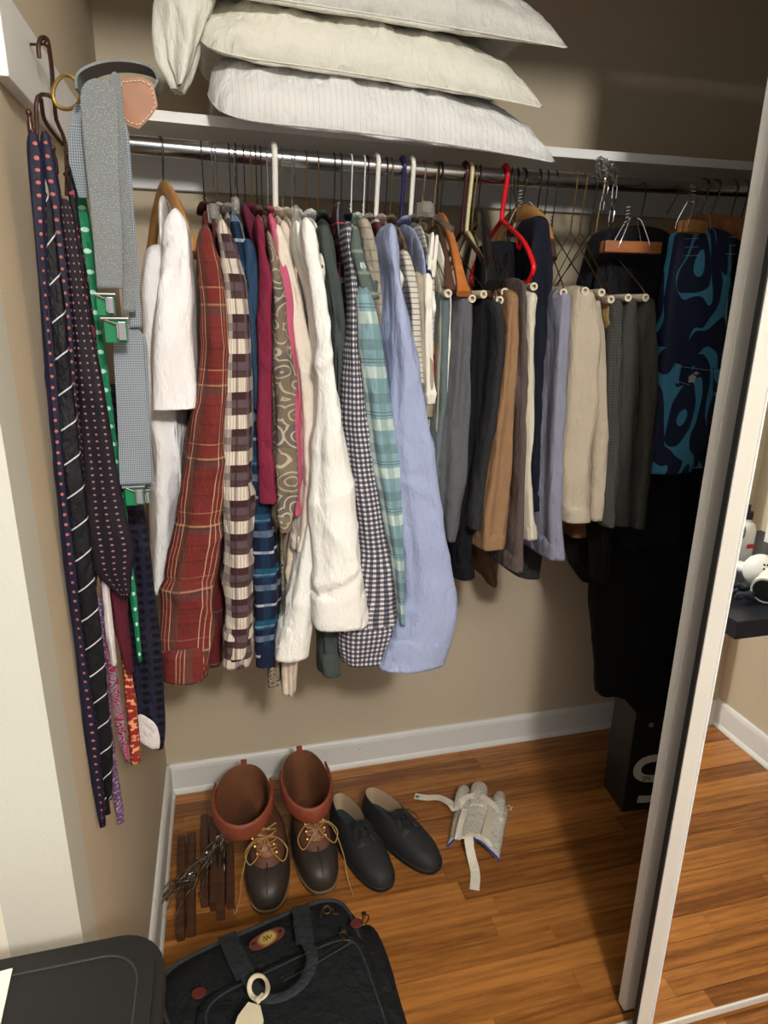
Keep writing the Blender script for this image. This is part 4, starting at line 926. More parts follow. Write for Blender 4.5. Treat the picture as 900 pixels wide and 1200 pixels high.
tie('red and orange flowered necktie with a square end', T['redor'], [[(640, 126, 140), (750, 140, 148), (820, 146, 160), (870, 150, 165), (896, 153, 165)]], .945)
tie('purple speckled necktie with the thin end hanging lowest on the right', T['purp'], [[(700, 112, 120), (820, 120, 128), (860, 124, 132), (910, 128, 138), (966, 137, 146)]], .925)
tie('wide navy necktie with dark dots and a white lining showing at its tip', T['navydot'], [[(450, 120, 142), (560, 134, 164), (650, 148, 176), (750, 150, 187), (830, 153, 192), (862, 162, 193), (879, 180, 190)]], 1.0, tip=[(838, 158, 170), (852, 157, 184), (868, 162, 188), (878, 178, 187)])

sg = fabric('grey_herringbone_webbing', (122, 128, 130), [('v', .0016, 0, .4, (86, 92, 98), .6)], var=.16, wrk=.15, weave=1400, speck=('noise', 900, .62, (168, 174, 174)))
sd_ = fabric('blue_grey_webbing', (126, 136, 148), [('v', .0030, 0, .45, (60, 68, 86), .7), ('u', .0022, 0, .35, (176, 186, 194), .5)], var=.12, wrk=.15)
leather = plain('tan_leather', (128, 76, 26), .45, 0, .25, 40, .2)
sp = thing('suspenders', 'grey webbing suspenders with a tan leather patch, hanging from the tie rack', 'suspenders', P(110, 90, y=.9))
def strap(nm, rows, y, mat, th=.0012): return tube(nm, prow(rows, y, th), mat, sp, 24, 50, fold=.0003, k=2, seed=3, e=6, hem=0, amp2=.0006, cr=0)
strap('front_strap', [(92, 93, 138), (130, 95, 138), (200, 101, 139), (270, 108, 143), (338, 114, 144)], .865, sg)
strap('front_strap', [(84, 126, 142), (150, 132, 146), (230, 137, 152), (300, 142, 158), (366, 144, 160)], .885, sg)
strap('back_strap', [(140, 136, 150), (230, 142, 156), (320, 150, 163), (384, 152, 166)], .90, sd_)
strap('back_strap', [(378, 131, 166), (450, 135, 171), (520, 138, 176), (568, 140, 178)], .905, sd_)
strap('back_strap', [(390, 160, 172), (480, 166, 176), (570, 170, 180)], .92, sd_)
strap('back_strap', [(120, 86, 96), (160, 80, 97), (190, 81, 100), (232, 92, 104)], .91, sd_)
def ribbon(nm, pts, wv, mat, th=.0012):
    """flat band following pts, its width along vector wv"""
    pts = bez(pts, 6); n = len(pts); wv = Vector(wv); vs = []; fs = []
    for i, p in enumerate(pts):
        t_ = (pts[min(i + 1, n - 1)] - pts[max(i - 1, 0)]).normalized(); nn = t_.cross(wv).normalized() * th
        vs += [p - wv - nn, p + wv - nn, p + wv + nn, p - wv + nn]
    for i in range(n - 1):
        for k in range(4): fs.append((i * 4 + k, i * 4 + (k + 1) % 4, (i + 1) * 4 + (k + 1) % 4, (i + 1) * 4 + k))
    fs += [(3, 2, 1, 0), tuple((n - 1) * 4 + k for k in range(4))]
    uv = [((.0 if k in (0, 3) else .04), i * .01) for i in range(n) for k in range(4)]
    return mk(nm, vs, fs, mat, sp, uv, False)
ribbon('top_loop', [P(94, 110, y=.885), P(95, 94, y=.885), P(108, 84, y=.89), P(130, 78, y=.90), P(155, 78, y=.91), P(178, 84, y=.92), P(187, 96, y=.925), P(183, 108, y=.925)], (0.001, .018, 0), sg, .0014)
hx6 = [(139, 92), (166, 90), (180, 98), (185, 124), (178, 136), (163, 151), (150, 147), (140, 138)]
def plate(nm, poly, y, th, mat, par):
    f = [P(a, b, y=y) for a, b in poly]; n = len(f)
    vs = f + [(x * (y + th) / y, y + th, (z - H) * (y + th) / y + H) for x, y, z in f]
    return mk(nm, vs, [tuple(range(n)), tuple(range(n, 2 * n))[::-1]] + [(i, n + i, n + (i + 1) % n, (i + 1) % n) for i in range(n)], mat, par, None, False)
plate('leather_patch', hx6, .905, .004, leather, sp)
stc = MB(); loop = [P(162 + (a - 162) * .86, 121 + (b - 121) * .86, y=.9035) for a, b in hx6]
for i in range(len(loop)):
    a, b = Vector(loop[i]), Vector(loop[(i + 1) % len(loop)]); m_ = max(2, int((b - a).length / .0042))
    for k in range(m_): stc.path([a.lerp(b, (k + .15) / m_), a.lerp(b, (k + .75) / m_)], .0005, 4)
stc.build('stitching', plain('cream_thread', (226, 214, 190), .8), sp)
ring = [P(78 + 16 * math.cos(t_) * (1 + .15 * math.sin(t_)), 108 + 20 * math.sin(t_), y=.915) for t_ in [2 * PI * k / 28 for k in range(28)]]
MB().path(ring, .0022, 8, closed=True).build('gold_ring', M['brass'], sp)
grn = plain('green_enamel', (16, 112, 72), .3)
def clip(a, b, w_, h_, y, rot=0):
    c0 = P(a, b, y=y)
    mb = MB().box(c0, (w_, .006, h_), bev=.0015)
    o = mb.build('clip', grn, sp, False)
    k = MB().box((c0[0] + w_ * .30, c0[1] - .005, c0[2]), (w_ * .34, .005, h_ * .8), bev=.001).box((c0[0], c0[1] - .004, c0[2] + h_ * .52), (w_ * 1.25, .004, .003), bev=.001).path([(c0[0] - w_ * .5, c0[1] - .004, c0[2] + h_ * .5), (c0[0] + w_ * .1, c0[1] - .008, c0[2] + h_ * .3), (c0[0] + w_ * .1, c0[1] - .008, c0[2] - h_ * .3)], .0012, 6)
    k.build('chrome_frame', M['chrome'], o, False)
clip(124, 358, .020, .024, .87); clip(136, 388, .026, .028, .875); clip(158, 581, .024, .026, .90); clip(170, 582, .014, .02, .915)

# ================================================================ FLOOR OBJECTS
def rings_mesh(nm, rings, mat, par, mt, seg=40, closetop=False, closebot=True, pw=.78, uvk=1):
    """rings: (z_heel, z_toe, y_heel, y_toe, half_w, shift_x) outlines of a shoe, stacked"""
    vs = []; fs = []; uv = []
    for ri, (zh, zt, yh, yt, w_, sx) in enumerate(rings):
        for k in range(seg):
            th = 2 * PI * k / seg; c_, s_ = math.cos(th), math.sin(th)
            yy = (yh + yt) / 2 + (yh - yt) / 2 * math.copysign(abs(c_) ** .82, c_)
            f = (yy - yt) / max(1e-6, yh - yt)
            wid = w_ * (1 - .16 * max(0, (f - .45) / .55)) * (1 - .0 * f)
            vs.append(mt @ Vector((sx + wid * math.copysign(abs(s_) ** pw, s_), yy, zt + (zh - zt) * f))); uv.append((th * .05, ri * .02))
    for i in range(len(rings) - 1):
        for k in range(seg): fs.append((i * seg + k, (i + 1) * seg + k, (i + 1) * seg + (k + 1) % seg, i * seg + (k + 1) % seg))
    if closebot: fs.append(tuple(range(seg)))
    if closetop: fs.append(tuple(range((len(rings) - 1) * seg, len(rings) * seg))[::-1])
    o = mk(nm, vs, fs, mat, par, uv)
    o.data.set_sharp_from_angle(angle=.9)
    return o
def bumpy(nm, c, s=60, b=.4, rough=.55, var=.18):
    return plain(nm, c, rough, 0, var, s, b)
rub = bumpy('brown_black_rubber', (50, 42, 38), 20, .1, .5); bleath = bumpy('dark_brown_leather', (96, 60, 42), 50, .6, .55, .35); lining = bumpy('rust_leather_lining', (134, 66, 44), 40, .4, .6, .3)
inside = bumpy('dark_brown_inside', (104, 62, 36), 30, .2, .8, .3); lace = plain('rawhide_lace', (160, 126, 72), .6); solem = plain('crepe_gum_sole', (120, 98, 70), .8)
lab_white = plain('white_label', (220, 214, 200), .7); nubuck = bumpy('black_nubuck', (32, 33, 35), 70, .25, .7, .15); shoein = plain('beige_shoe_lining', (170, 148, 122), .8); insole = plain('dark_teal_insole', (38, 50, 54), .7); blacklace = plain('black_lace', (22, 22, 24), .7)
def place(toe, heel, z=0):
    d = Vector((heel[0] - toe[0], heel[1] - toe[1], 0)); L = d.length; d.normalize()
    a = math.atan2(-d.x, d.y)
    c0 = Vector((toe[0], toe[1], z)) + d * .5 * L
    return Matrix.Translation(c0) @ Matrix.Rotation(a, 4, 'Z'), L
def boot(label, toe, heel, lean, flare, lseed):
    mt, L = place(toe, heel); hl = L / 2
    t = thing('duck_boot', label, 'boot', (mt.translation.x, mt.translation.y, 0), 'pair of duck boots')
    R_ = lambda *a: rings_mesh(*a)
    rings_mesh('sole', [(0, 0, hl - .004, -hl + .006, .050, 0), (.004, .004, hl, -hl + .001, .057, 0), (.016, .016, hl, -hl - .001, .058, 0), (.018, .018, hl - .004, -hl + .004, .055, 0)], solem, t, mt, closetop=True)
    rings_mesh('rubber_shell', [(.016, .016, hl - .003, -hl + .002, .055, 0), (.030, .030, hl - .002, -hl - .000, .058, 0), (.048, .046, hl - .002, -hl + .004, .058, 0), (.060, .058, hl - .003, -hl + .012, .056, 0), (.064, .068, hl - .004, -hl + .026, .052, 0), (.066, .076, hl - .005, -hl + .046, .048, 0), (.067, .082, hl - .005, -hl + .070, .046, 0), (.068, .086, hl - .006, -hl + .095, .043, 0)], rub, t, mt)
    sx = lambda f: lean[0] * f
    rings_mesh('leather_upper', [(.064, .082, hl - .004, -hl + .066, .048, 0), (.070, .092, hl - .003, -hl + .084, .050, 0), (.095, .106, hl - .004, -hl + .108, .046, sx(.1)), (.125, .125, hl - .004, -hl + .128, .046, sx(.3)), (.160, .150, hl + .004, -hl + .135, .050, sx(.6)), (.190, .165, hl + .010, -hl + .120, .055 + flare * .5, sx(.85)), (.218, .176, hl + .012, -hl + .105, .060 + flare, sx(1)), (.2195, .178, hl + .010, -hl + .107, .058 + flare, sx(1))], bleath, t, mt)
    rings_mesh('lining', [(.2195, .181, hl + .011, -hl + .103, .059 + flare, sx(1)), (.222, .184, hl + .009, -hl + .108, .056 + flare, sx(1)), (.210, .168, hl + .004, -hl + .128, .053 + flare * .8, sx(1)), (.16, .14, hl - .004, -hl + .145, .044, sx(.6)), (.10, .09, hl - .01, -hl + .14, .040, sx(.2)), (.03, .03, hl - .012, -hl + .10, .038, 0)], inside, t, mt, closebot=False, closetop=True)
    # rust coloured gusset flaps folded over the front of the opening
    rf = MB(); n_ = 15; vs = []; fs = []
    for k in range(n_):
        th = PI + (k / (n_ - 1) - .5) * PI * 1.25; c_, s_ = math.cos(th), math.sin(th)
        yr = (hl + .012 + hl - .105) / 2; yc_ = (hl + .012 - hl + .105) / 2
        edge = abs(k / (n_ - 1) - .5) * 2
        for (rr, dz) in ((1.00, -.002), (1.03, .010), (1.08, .004), (1.10 + .03 * math.sin(k * 1.7 + lseed), -.022 - .008 * (1 - edge)), (1.05, -.034 - .010 * (1 - edge)), (1.0, -.034)):
            f = ((yc_ + yr * c_) - (-hl + .105)) / (2 * yr)
            vs.append(mt @ Vector((sx(1) + (.060 + flare) * s_ * rr, yc_ + yr * c_ * rr, .180 + (.040) * max(0, f) + dz)))
    for k in range(n_ - 1):
        for j in range(5): fs.append((k * 6 + j, k * 6 + j + 1, (k + 1) * 6 + j + 1, (k + 1) * 6 + j))
    o = mk('folded_gusset', vs, fs, lining, t); 
    sm = o.modifiers.new('th', 'SOLIDIFY'); sm.thickness = .003; sb = o.modifiers.new('ss', 'SUBSURF'); sb.levels = 1; sb.render_levels = 1
    # heel pull tab and label
    mb = MB().box((sx(1), hl + .010, .224), (.016, .008, .022), bev=.002); mb.v = [mt @ Vector(v) for v in mb.v]; mb.build('pull_tab', lining, t)
    mb = MB().box((sx(.95), hl + .003, .196), (.024, .002, .010), rx=-.15); mb.v = [mt @ Vector(v) for v in mb.v]; mb.build('size_label', lab_white, t, False)
    # toe ribs of the rubber shell
    for k in range(-2, 3):
        pts = []
        for j in range(8):
            f = j / 7; yy = -hl + .094 - f * .085; zz = .0875 - .030 * f ** 2.4 - .0045 * abs(k) - .003 * abs(k) * f
            pts.append(mt @ Vector((k * .0155 * (1 - .25 * f), yy, zz - .001 * k * k)))
        MB().path(pts, .0021, 6).build('rubber_rib', rub, t)
    # tongue
    mb = MB(); tp = [(-.0, -hl + .088, .094), (0, -hl + .105, .110), (0, -hl + .120, .132), (0, -hl + .122, .16)]
    vs = []; 
    for i, q in enumerate(bez(tp, 4)):
        for k in range(7):
            u = k / 6 - .5; vs.append(mt @ Vector((u * .052 + sx(.5) * i / 12, q.y - .004 + .012 * abs(u * 2) ** 2, q.z)))
    fs = [(i * 7 + k, i * 7 + k + 1, (i + 1) * 7 + k + 1, (i + 1) * 7 + k) for i in range(len(vs) // 7 - 1) for k in range(6)]
    o = mk('tongue', vs, fs, bumpy('reddish_tongue_leather', (128, 72, 54), 50, .5, .5), t); so_ = o.modifiers.new('th', 'SOLIDIFY'); so_.thickness = .003
    # eyelets + laces
    for s_ in (-1, 1):
        for k in range(4):
            q = mt @ Vector((s_ * (.024 + .0 * k) + sx(.1 * k), -hl + .092 + k * .011, .102 + k * .015))
            MB().lathe([(.0015, -.001), (.0035, 0), (.0035, .001), (.0018, .0015)], q, 10, Matrix.Rotation(.9, 4, 'X')).build('eyelet', M['brass'], t)
    lr = random.Random(lseed); mb = MB()
    for k in range(4):
        y_, z_ = -hl + .089 + k * .011, .104 + k * .015
        mb.path([mt @ Vector(v) for v in bez([(-.024, y_, z_), (0, y_ - .006, z_ + .008), (.024, y_ + .008, z_ + .011)], 5)], .0016, 6)
        mb.path([mt @ Vector(v) for v in bez([(.024, y_, z_), (0, y_ - .005, z_ + .006), (-.024, y_ + .008, z_ + .011)], 5)], .0016, 6)
    y_, z_ = -hl + .105, .14
    for s_ in (-1, 1):
        mb.path([mt @ Vector(v) for v in bez([(0, y_, z_), (s_ * .03, y_ - .012, z_ + .006), (s_ * .052, y_ - .03, z_ - .014), (s_ * .04, y_ - .045, z_ - .036), (s_ * .012, y_ - .028, z_ - .012), (0, y_, z_)], 6)], .0016, 6)
    mb.path([mt @ Vector(v) for v in bez([(0, y_, z_), (-.04, y_ - .02, z_ - .005), (-.062, y_ - .045, .07), (-.070, y_ - .06, .02), (-.082, y_ - .09, .003), (-.09, y_ - .02, .002)], 6)] if lseed == 1 else [mt @ Vector(v) for v in bez([(0, y_, z_), (.04, y_ - .01, z_ - .01), (.062, y_ - .05, .07), (.0655, y_ - .09, .02), (.070, y_ - .13, .003)], 6)], .0016, 6)
    mb.path([mt @ Vector(v) for v in [(a * math.cos(a * 3 + lseed) * .01 + .0, y_ - .004 + a * .004, z_ + .002 + .003 * math.sin(a * 5)) for a in [i * .12 for i in range(24)]]], .0016, 6)
    mb.build('lace', lace, t)
    return t
boot('brown leather and black rubber duck boot, left one, its shaft flopping to the left', (.042, 1.262), (.066, 1.545), (-.060, 0), .014, 1)
boot('brown leather and black rubber duck boot, right one, standing upright beside the black shoe', (.186, 1.285), (.168, 1.575), (-.004, 0), .004, 2)

def derby(label, toe, heel, seed):
    mt, L = place(toe, heel); hl = L / 2
    t = thing('derby_shoe', label, 'shoe', (mt.translation.x, mt.translation.y, 0), 'pair of black shoes')
    rings_mesh('sole', [(0, 0, hl - .004, -hl + .006, .046, 0), (.004, .003, hl, -hl + .001, .055, 0), (.018, .014, hl, -hl, .056, 0), (.020, .016, hl - .002, -hl + .003, .054, 0)], M['rubberblk'], t, mt, closetop=True)
    rings_mesh('upper', [(.018, .014, hl - .003, -hl + .004, .051, 0), (.034, .028, hl - .002, -hl + .005, .0515, 0), (.048, .041, hl - .003, -hl + .014, .049, 0), (.058, .050, hl - .005, -hl + .034, .045, 0), (.064, .058, hl - .006, -hl + .064, .042, 0), (.070, .070, hl - .008, -hl + .105, .037, 0), (.078, .080, hl - .009, -hl + .135, .034, 0), (.082, .082, hl - .009, -hl + .150, .033, 0), (.0825, .083, hl - .012, -hl + .153, .031, 0)], nubuck, t, mt)
    rings_mesh('lining', [(.0825, .083, hl - .011, -hl + .152, .0315, 0), (.078, .075, hl - .014, -hl + .153, .0295, 0), (.05, .045, hl - .014, -hl + .13, .030, 0), (.026, .026, hl - .014, -hl + .10, .031, 0)], shoein, t, mt, closebot=False, closetop=False)
    rings_mesh('insole', [(.026, .024, hl - .014, -hl + .09, .031, 0), (.029, .027, hl - .016, -hl + .095, .029, 0)], insole, t, mt, closetop=True)
    mb = MB(); vs = []
    for i in range(9):
        f = i / 8
        for k in range(7):
            u = k / 6 - .5; vs.append(mt @ Vector((u * (.040 + .01 * f), -hl + .112 + f * .055, .071 + .020 * f - .020 * u * u * 2)))
    fs = [(i * 7 + k, i * 7 + k + 1, (i + 1) * 7 + k + 1, (i + 1) * 7 + k) for i in range(8) for k in range(6)]
    o = mk('tongue', vs, fs, nubuck, t); o.modifiers.new('th', 'SOLIDIFY').thickness = .003
    for s_ in (-1, 1):                                                 # quarters: open laced flaps
        vs = []
        for i in range(7):
            f = i / 6
            for k in range(5):
                u = k / 4; vs.append(mt @ Vector((s_ * (.009 + u * .031), -hl + .100 + f * .058 + u * .006, .0725 + .0155 * f - u * u * .026 + .001)))
        fs = [(i * 5 + k, i * 5 + k + 1, (i + 1) * 5 + k + 1, (i + 1) * 5 + k) for i in range(6) for k in range(4)]
        o = mk('quarter_flap', vs, fs, nubuck, t); so_ = o.modifiers.new('th', 'SOLIDIFY'); so_.thickness = .0035; so_.offset = 1
    mb = MB()
    for k in range(3):
        y_, z_ = -hl + .112 + k * .017, .080 + k * .0045
        mb.path([mt @ Vector(v) for v in bez([(-.014, y_, z_), (0, y_ - .002, z_ + .003), (.014, y_ + .004, z_)], 4)], .0014, 6)
    y_, z_ = -hl + .152, .094
    for s_ in (-1, 1): mb.path([mt @ Vector(v) for v in bez([(0, y_, z_), (s_ * .022, y_ - .01, z_ + .003), (s_ * .036, y_ - .035, z_ - .014), (s_ * .022, y_ - .040, z_ - .009), (0, y_, z_)], 6)], .0013, 6)
    mb.path([mt @ Vector(v) for v in bez([(0, y_, z_), (.02, y_ - .03, z_ - .008), (.03, y_ - .06, z_ - .034), (.046, y_ - .08, z_ - .062)], 6)], .0013, 6)
    mb.build('lace', blacklace, t)
    mb = MB()
    for s_ in (-1, 1): mb.path([mt @ Vector(v) for v in bez([(s_ * .012, -hl + .100, .0735), (s_ * .028, -hl + .104, .0655), (s_ * .040, -hl + .120, .051)], 5)], .0007, 5)
    mb.build('stitching', plain('grey_thread', (80, 82, 84), .8), t)
    return t
derby('black nubuck lace up shoe, left of the pair, next to the duck boot', (.345, 1.262), (.262, 1.560), 3)
derby('black nubuck lace up shoe, right of the pair, next to the white splint', (.490, 1.288), (.352, 1.560), 4)

# walnut clamp hangers lying by the left baseboard
def lying(label, pts, hooks, seed):
    """trouser hanger lying on the boards: two walnut bars, sprung wires; pts = (x0,y0,x1,y1) per bar"""
    t = thing('clamp_hanger', label, 'hanger', (pts[0][0], pts[0][1], 0), 'walnut clamp hangers on the floor')
    for (x0, y0, x1, y1) in pts:
        a, b = Vector((x0, y0, .0155)), Vector((x1, y1, .0155)); d = b - a
        MB().box((a + b) / 2, (.020, d.length, .030), rz=math.atan2(-d.x, d.y), bev=.004).build('clamp_bar', M['wooddk'], t)
    r = random.Random(seed)
    mb = MB()
    for h in hooks:
        mb.path([tuple(v) for v in bez(h, 6)], .0017, 6)
    mb.build('spring_wire', M['chrome'], t)
    return t
def wires(cx, cy, ang, n, seed, L=.07):
    r = random.Random(seed); out = []
    for k in range(n):
        a = ang + r.uniform(-.35, .35); o = Vector((cx + r.uniform(-.012, .012), cy + r.uniform(-.02, .02), .034 + r.uniform(0, .012)))
        d = Vector((math.cos(a), math.sin(a), 0))
        out.append([o, o + d * L * .3 + Vector((0, 0, .012)), o + d * L * .65 + Vector((0, 0, .014)), o + d * L * r.uniform(.9, 1.1)])
        c_ = o + d * L * .5 + Vector((0, 0, .014))
    for k in range(2):
        c_ = Vector((cx + r.uniform(-.01, .01), cy + r.uniform(-.01, .01), .043))
        out.append([c_ + Vector((.006 * math.cos(j * .8), .006 * math.sin(j * .8) + j * .0012, .001 * math.sin(j))) for j in range(14)])
    return out
lying('walnut trouser hanger lying furthest left by the baseboard', [(-.172, 1.545, -.162, 1.24), (-.146, 1.55, -.138, 1.245)], wires(-.14, 1.37, -2.4, 9, 1, .09), 1)
lying('walnut trouser hanger lying in the middle, bunch of chrome wires on it', [(-.112, 1.615, -.108, 1.32), (-.088, 1.60, -.086, 1.305)], wires(-.10, 1.43, -2.2, 10, 2, .09), 2)
lying('walnut trouser hanger lying right, its wire hooks shining beside the boot', [(-.065, 1.50, -.070, 1.275), (-.043, 1.49, -.046, 1.30), ], wires(-.066, 1.48, -1.9, 11, 3, .08) + wires(-.06, 1.50, -2.1, 4, 5, .05), 3)

# fleece hand splint
fleece = fabric('cream_fleece', (206, 200, 186), var=.3, weave=160, speck=('noise', 260, .6, (160, 154, 144)))
webb = fabric('cream_webbing_strap', (226, 218, 200), var=.06); blue = plain('blue_foam_edge', (28, 60, 150), .7)
spl = thing('hand_splint', 'cream fleece hand splint with three finger lobes and webbing straps on the floor', 'splint', (.64, 1.42, 0))
def on(p, q, z): return Vector(P(p, q, z=z))
# palm: arched pad between (523,990) (585,1005) and the finger roots
nu, nv = 22, 18; vs = []
for j in range(nv):
    f = j / (nv - 1)
    l = on(535, 936, .012).lerp(on(524, 990, .006), f); r_ = on(596, 950, .012).lerp(on(585, 1007, .006), f)
    for i in range(nu):
        u = i / (nu - 1); p = l.lerp(r_, u); arch = math.sin(PI * u) ** .8
        p = p + Vector((0, 0, .036 * arch)) + Vector((0, .022 * math.sin(PI * u) * f, 0))
        p.z += .0015 * math.sin(i * 5.1 + j * 3.7) ; vs.append(p)
fs = [(j * nu + i, (j + 1) * nu + i, (j + 1) * nu + i + 1, j * nu + i + 1) for j in range(nv - 1) for i in range(nu - 1)]
o = mk('palm_pad', vs, fs, fleece, spl, [(v.x * 1, v.y * 1) for v in vs]); s1 = o.modifiers.new('th', 'SOLIDIFY'); s1.thickness = .008; s1.offset = -1
o = MB().path([v + Vector((0, -.002, -.004)) for v in vs[-nu:]], .003, 6).build('blue_edge', blue, spl)
def lobe(p0, p1, w_, z0, z1, seed):
    a, b = on(*p0, z0), on(*p1, z1); n = 16; pts = [a.lerp(b, k / (n - 1)) + Vector((0, 0, .010 * math.sin(PI * k / (n - 1)))) for k in range(n)]
    rr = [w_ * math.sqrt(max(.03, 1 - max(0, (k / (n - 1) - .62) / .38) ** 2)) for k in range(n)]
    m_ = MB().path(pts, rr, 16, flat=.62); r = random.Random(seed)
    m_.v = [(v[0] + r.uniform(-.0007, .0007), v[1] + r.uniform(-.0007, .0007), max(.001, v[2] + r.uniform(-.0007, .0007))) for v in m_.v]
    ob = m_.build('finger_lobe', fleece, spl, True, False); uvl = ob.data.uv_layers.new(name='UVMap')
    for lp in ob.data.loops: c_ = ob.data.vertices[lp.vertex_index].co; uvl.data[lp.index].uv = (c_.x, c_.y)
    return ob
lobe((538, 950), (545, 921), .019, .022, .018, 1); lobe((560, 948), (562, 918), .026, .034, .022, 2); lobe((583, 962), (586, 928), .019, .024, .018, 3)
def strapf(nm, pts, hw, mat=None, par=None, th=.0012):
    pts = bez(pts, 5); n = len(pts); vs = []
    for i, p in enumerate(pts):
        t_ = (pts[min(i + 1, n - 1)] - pts[max(i - 1, 0)]); t_.z = 0; t_.normalize(); s_ = Vector((-t_.y, t_.x, 0)) * hw
        vs += [p - s_, p + s_, p + s_ + Vector((0, 0, th)), p - s_ + Vector((0, 0, th))]
    fs = [(i * 4 + k, i * 4 + (k + 1) % 4, (i + 1) * 4 + (k + 1) % 4, (i + 1) * 4 + k) for i in range(n - 1) for k in range(4)] + [(3, 2, 1, 0), tuple((n - 1) * 4 + k for k in range(4))]
    return mk(nm, vs, fs, mat or webb, par or spl, [(v.x, v.y) for v in vs], False)
strapf('strap', [on(556, 1043, .001), on(557, 1024, .002), on(552, 1002, .014), on(550, 990, .034), on(549, 980, .042)], .0125)
strapf('strap', [on(486, 933, .002), on(500, 935, .004), on(514, 935, .012), on(527, 941, .022), on(534, 950, .026)], .012)
strapf('strap', [on(535, 945, .030), on(548, 934, .047), on(565, 934, .052), on(580, 945, .046), on(592, 952, .028)], .010)
strapf('palm_binding', [on(533, 982, .034), on(543, 981, .043), on(556, 978, .048), on(568, 983, .044), on(576, 992, .036)], .006)
strapf('palm_binding', [on(536, 984, .038), on(540, 965, .045), on(545, 948, .048)], .008)
plate_ = strapf('smooth_panel', [on(569, 982, .045), on(573, 964, .046), on(577, 950, .044)], .013, plain('smooth_cream_vinyl', (206, 198, 180), .5))
MB().path([on(593, 945, .026), on(597, 944, .012), on(600, 950, .003)], .0012, 5).path([on(593, 947, .024), on(596, 950, .010), on(601, 945, .003)], .001, 5).build('loose_thread', webb, spl)
MB().box(on(489, 933.5, .0042), (.010, .010, .0006), rz=.4).build('blue_print_mark', plain('teal_print', (40, 120, 150), .7), spl, False)

# black shoe box standing on end
bx = thing('shoe_box', 'black cardboard box with a large white letter S, under the long black coat', 'box', (1.15, 1.40, 0))
boxm = plain('black_card', (22, 22, 23), .55)
O2, ang = Vector((1.0985, 1.372, 0)), -.10
def bxp(u, v, z): return O2 + Vector((u * math.cos(ang) - v * math.sin(ang), u * math.sin(ang) + v * math.cos(ang), z))
bw, bd, bh = .21, .12, .345
MB().box(bxp(bw / 2, bd / 2, bh / 2), (bw, bd, bh), rz=ang, bev=.002).build('carton', boxm, bx, False)
MB().box(bxp(bw + .0, bd / 2, bh / 2), (.03, bd + .006, bh + .006), rz=ang, bev=.002).build('lid', boxm, bx, False)
inkw = plain('white_print', (214, 210, 200), .7)
def text(body, size, loc, rot, mat, nm, par, ext=.0004):
    cu = bpy.data.curves.new(nm, 'FONT'); cu.body = body; cu.size = size; cu.extrude = ext; cu.align_x = 'CENTER'; cu.align_y = 'CENTER'
    o = bpy.data.objects.new('tmp', cu); dg = bpy.context.evaluated_depsgraph_get(); C.objects.link(o); dg.update()
    me = bpy.data.meshes.new_from_object(o.evaluated_get(bpy.context.evaluated_depsgraph_get())); bpy.data.objects.remove(o)
    me.name = nm; me.materials.clear(); me.materials.append(mat)
    mt = Matrix.Translation(loc) @ rot; me.transform(mt)
    return link(bpy.data.objects.new(nm, me), par)
RF = Matrix.Rotation(ang, 4, 'Z') @ Matrix.Rotation(PI / 2, 4, 'X')
S = [(.118, .180), (.112, .182), (.075, .184), (.045, .176), (.030, .155), (.034, .132), (.055, .117), (.085, .112), (.115, .106), (.135, .090), (.137, .066), (.118, .048), (.085, .040), (.045, .042)]
cc = bez([(a, b, 0) for a, b in S], 5); vs = []; n_ = len(cc)
for i, p in enumerate(cc):
    t_ = (cc[min(i + 1, n_ - 1)] - cc[max(i - 1, 0)]).normalized(); nn = Vector((-t_.y, t_.x, 0)) * .0125
    for s_ in (1, -1): q = p + nn * s_; vs.append(bxp(q.x, -.0008, q.y))
mk('big_letter', vs, [(2 * i, 2 * i + 1, 2 * i + 3, 2 * i + 2) for i in range(n_ - 1)], inkw, bx, None, False)
text('SN', .021, bxp(.062, -.0016, .1155), RF, boxm, 'small_letters', bx)
ringp = [bxp(.052 + .0065 * math.cos(a), -.001, .300 + .0065 * math.sin(a)) for a in [2 * PI * k / 20 for k in range(20)]]
MB().path(ringp, .0006, 4, closed=True).build('round_mark', inkw, bx); text('R', .008, bxp(.052, -.001, .300), RF, inkw, 'mark_letter', bx)

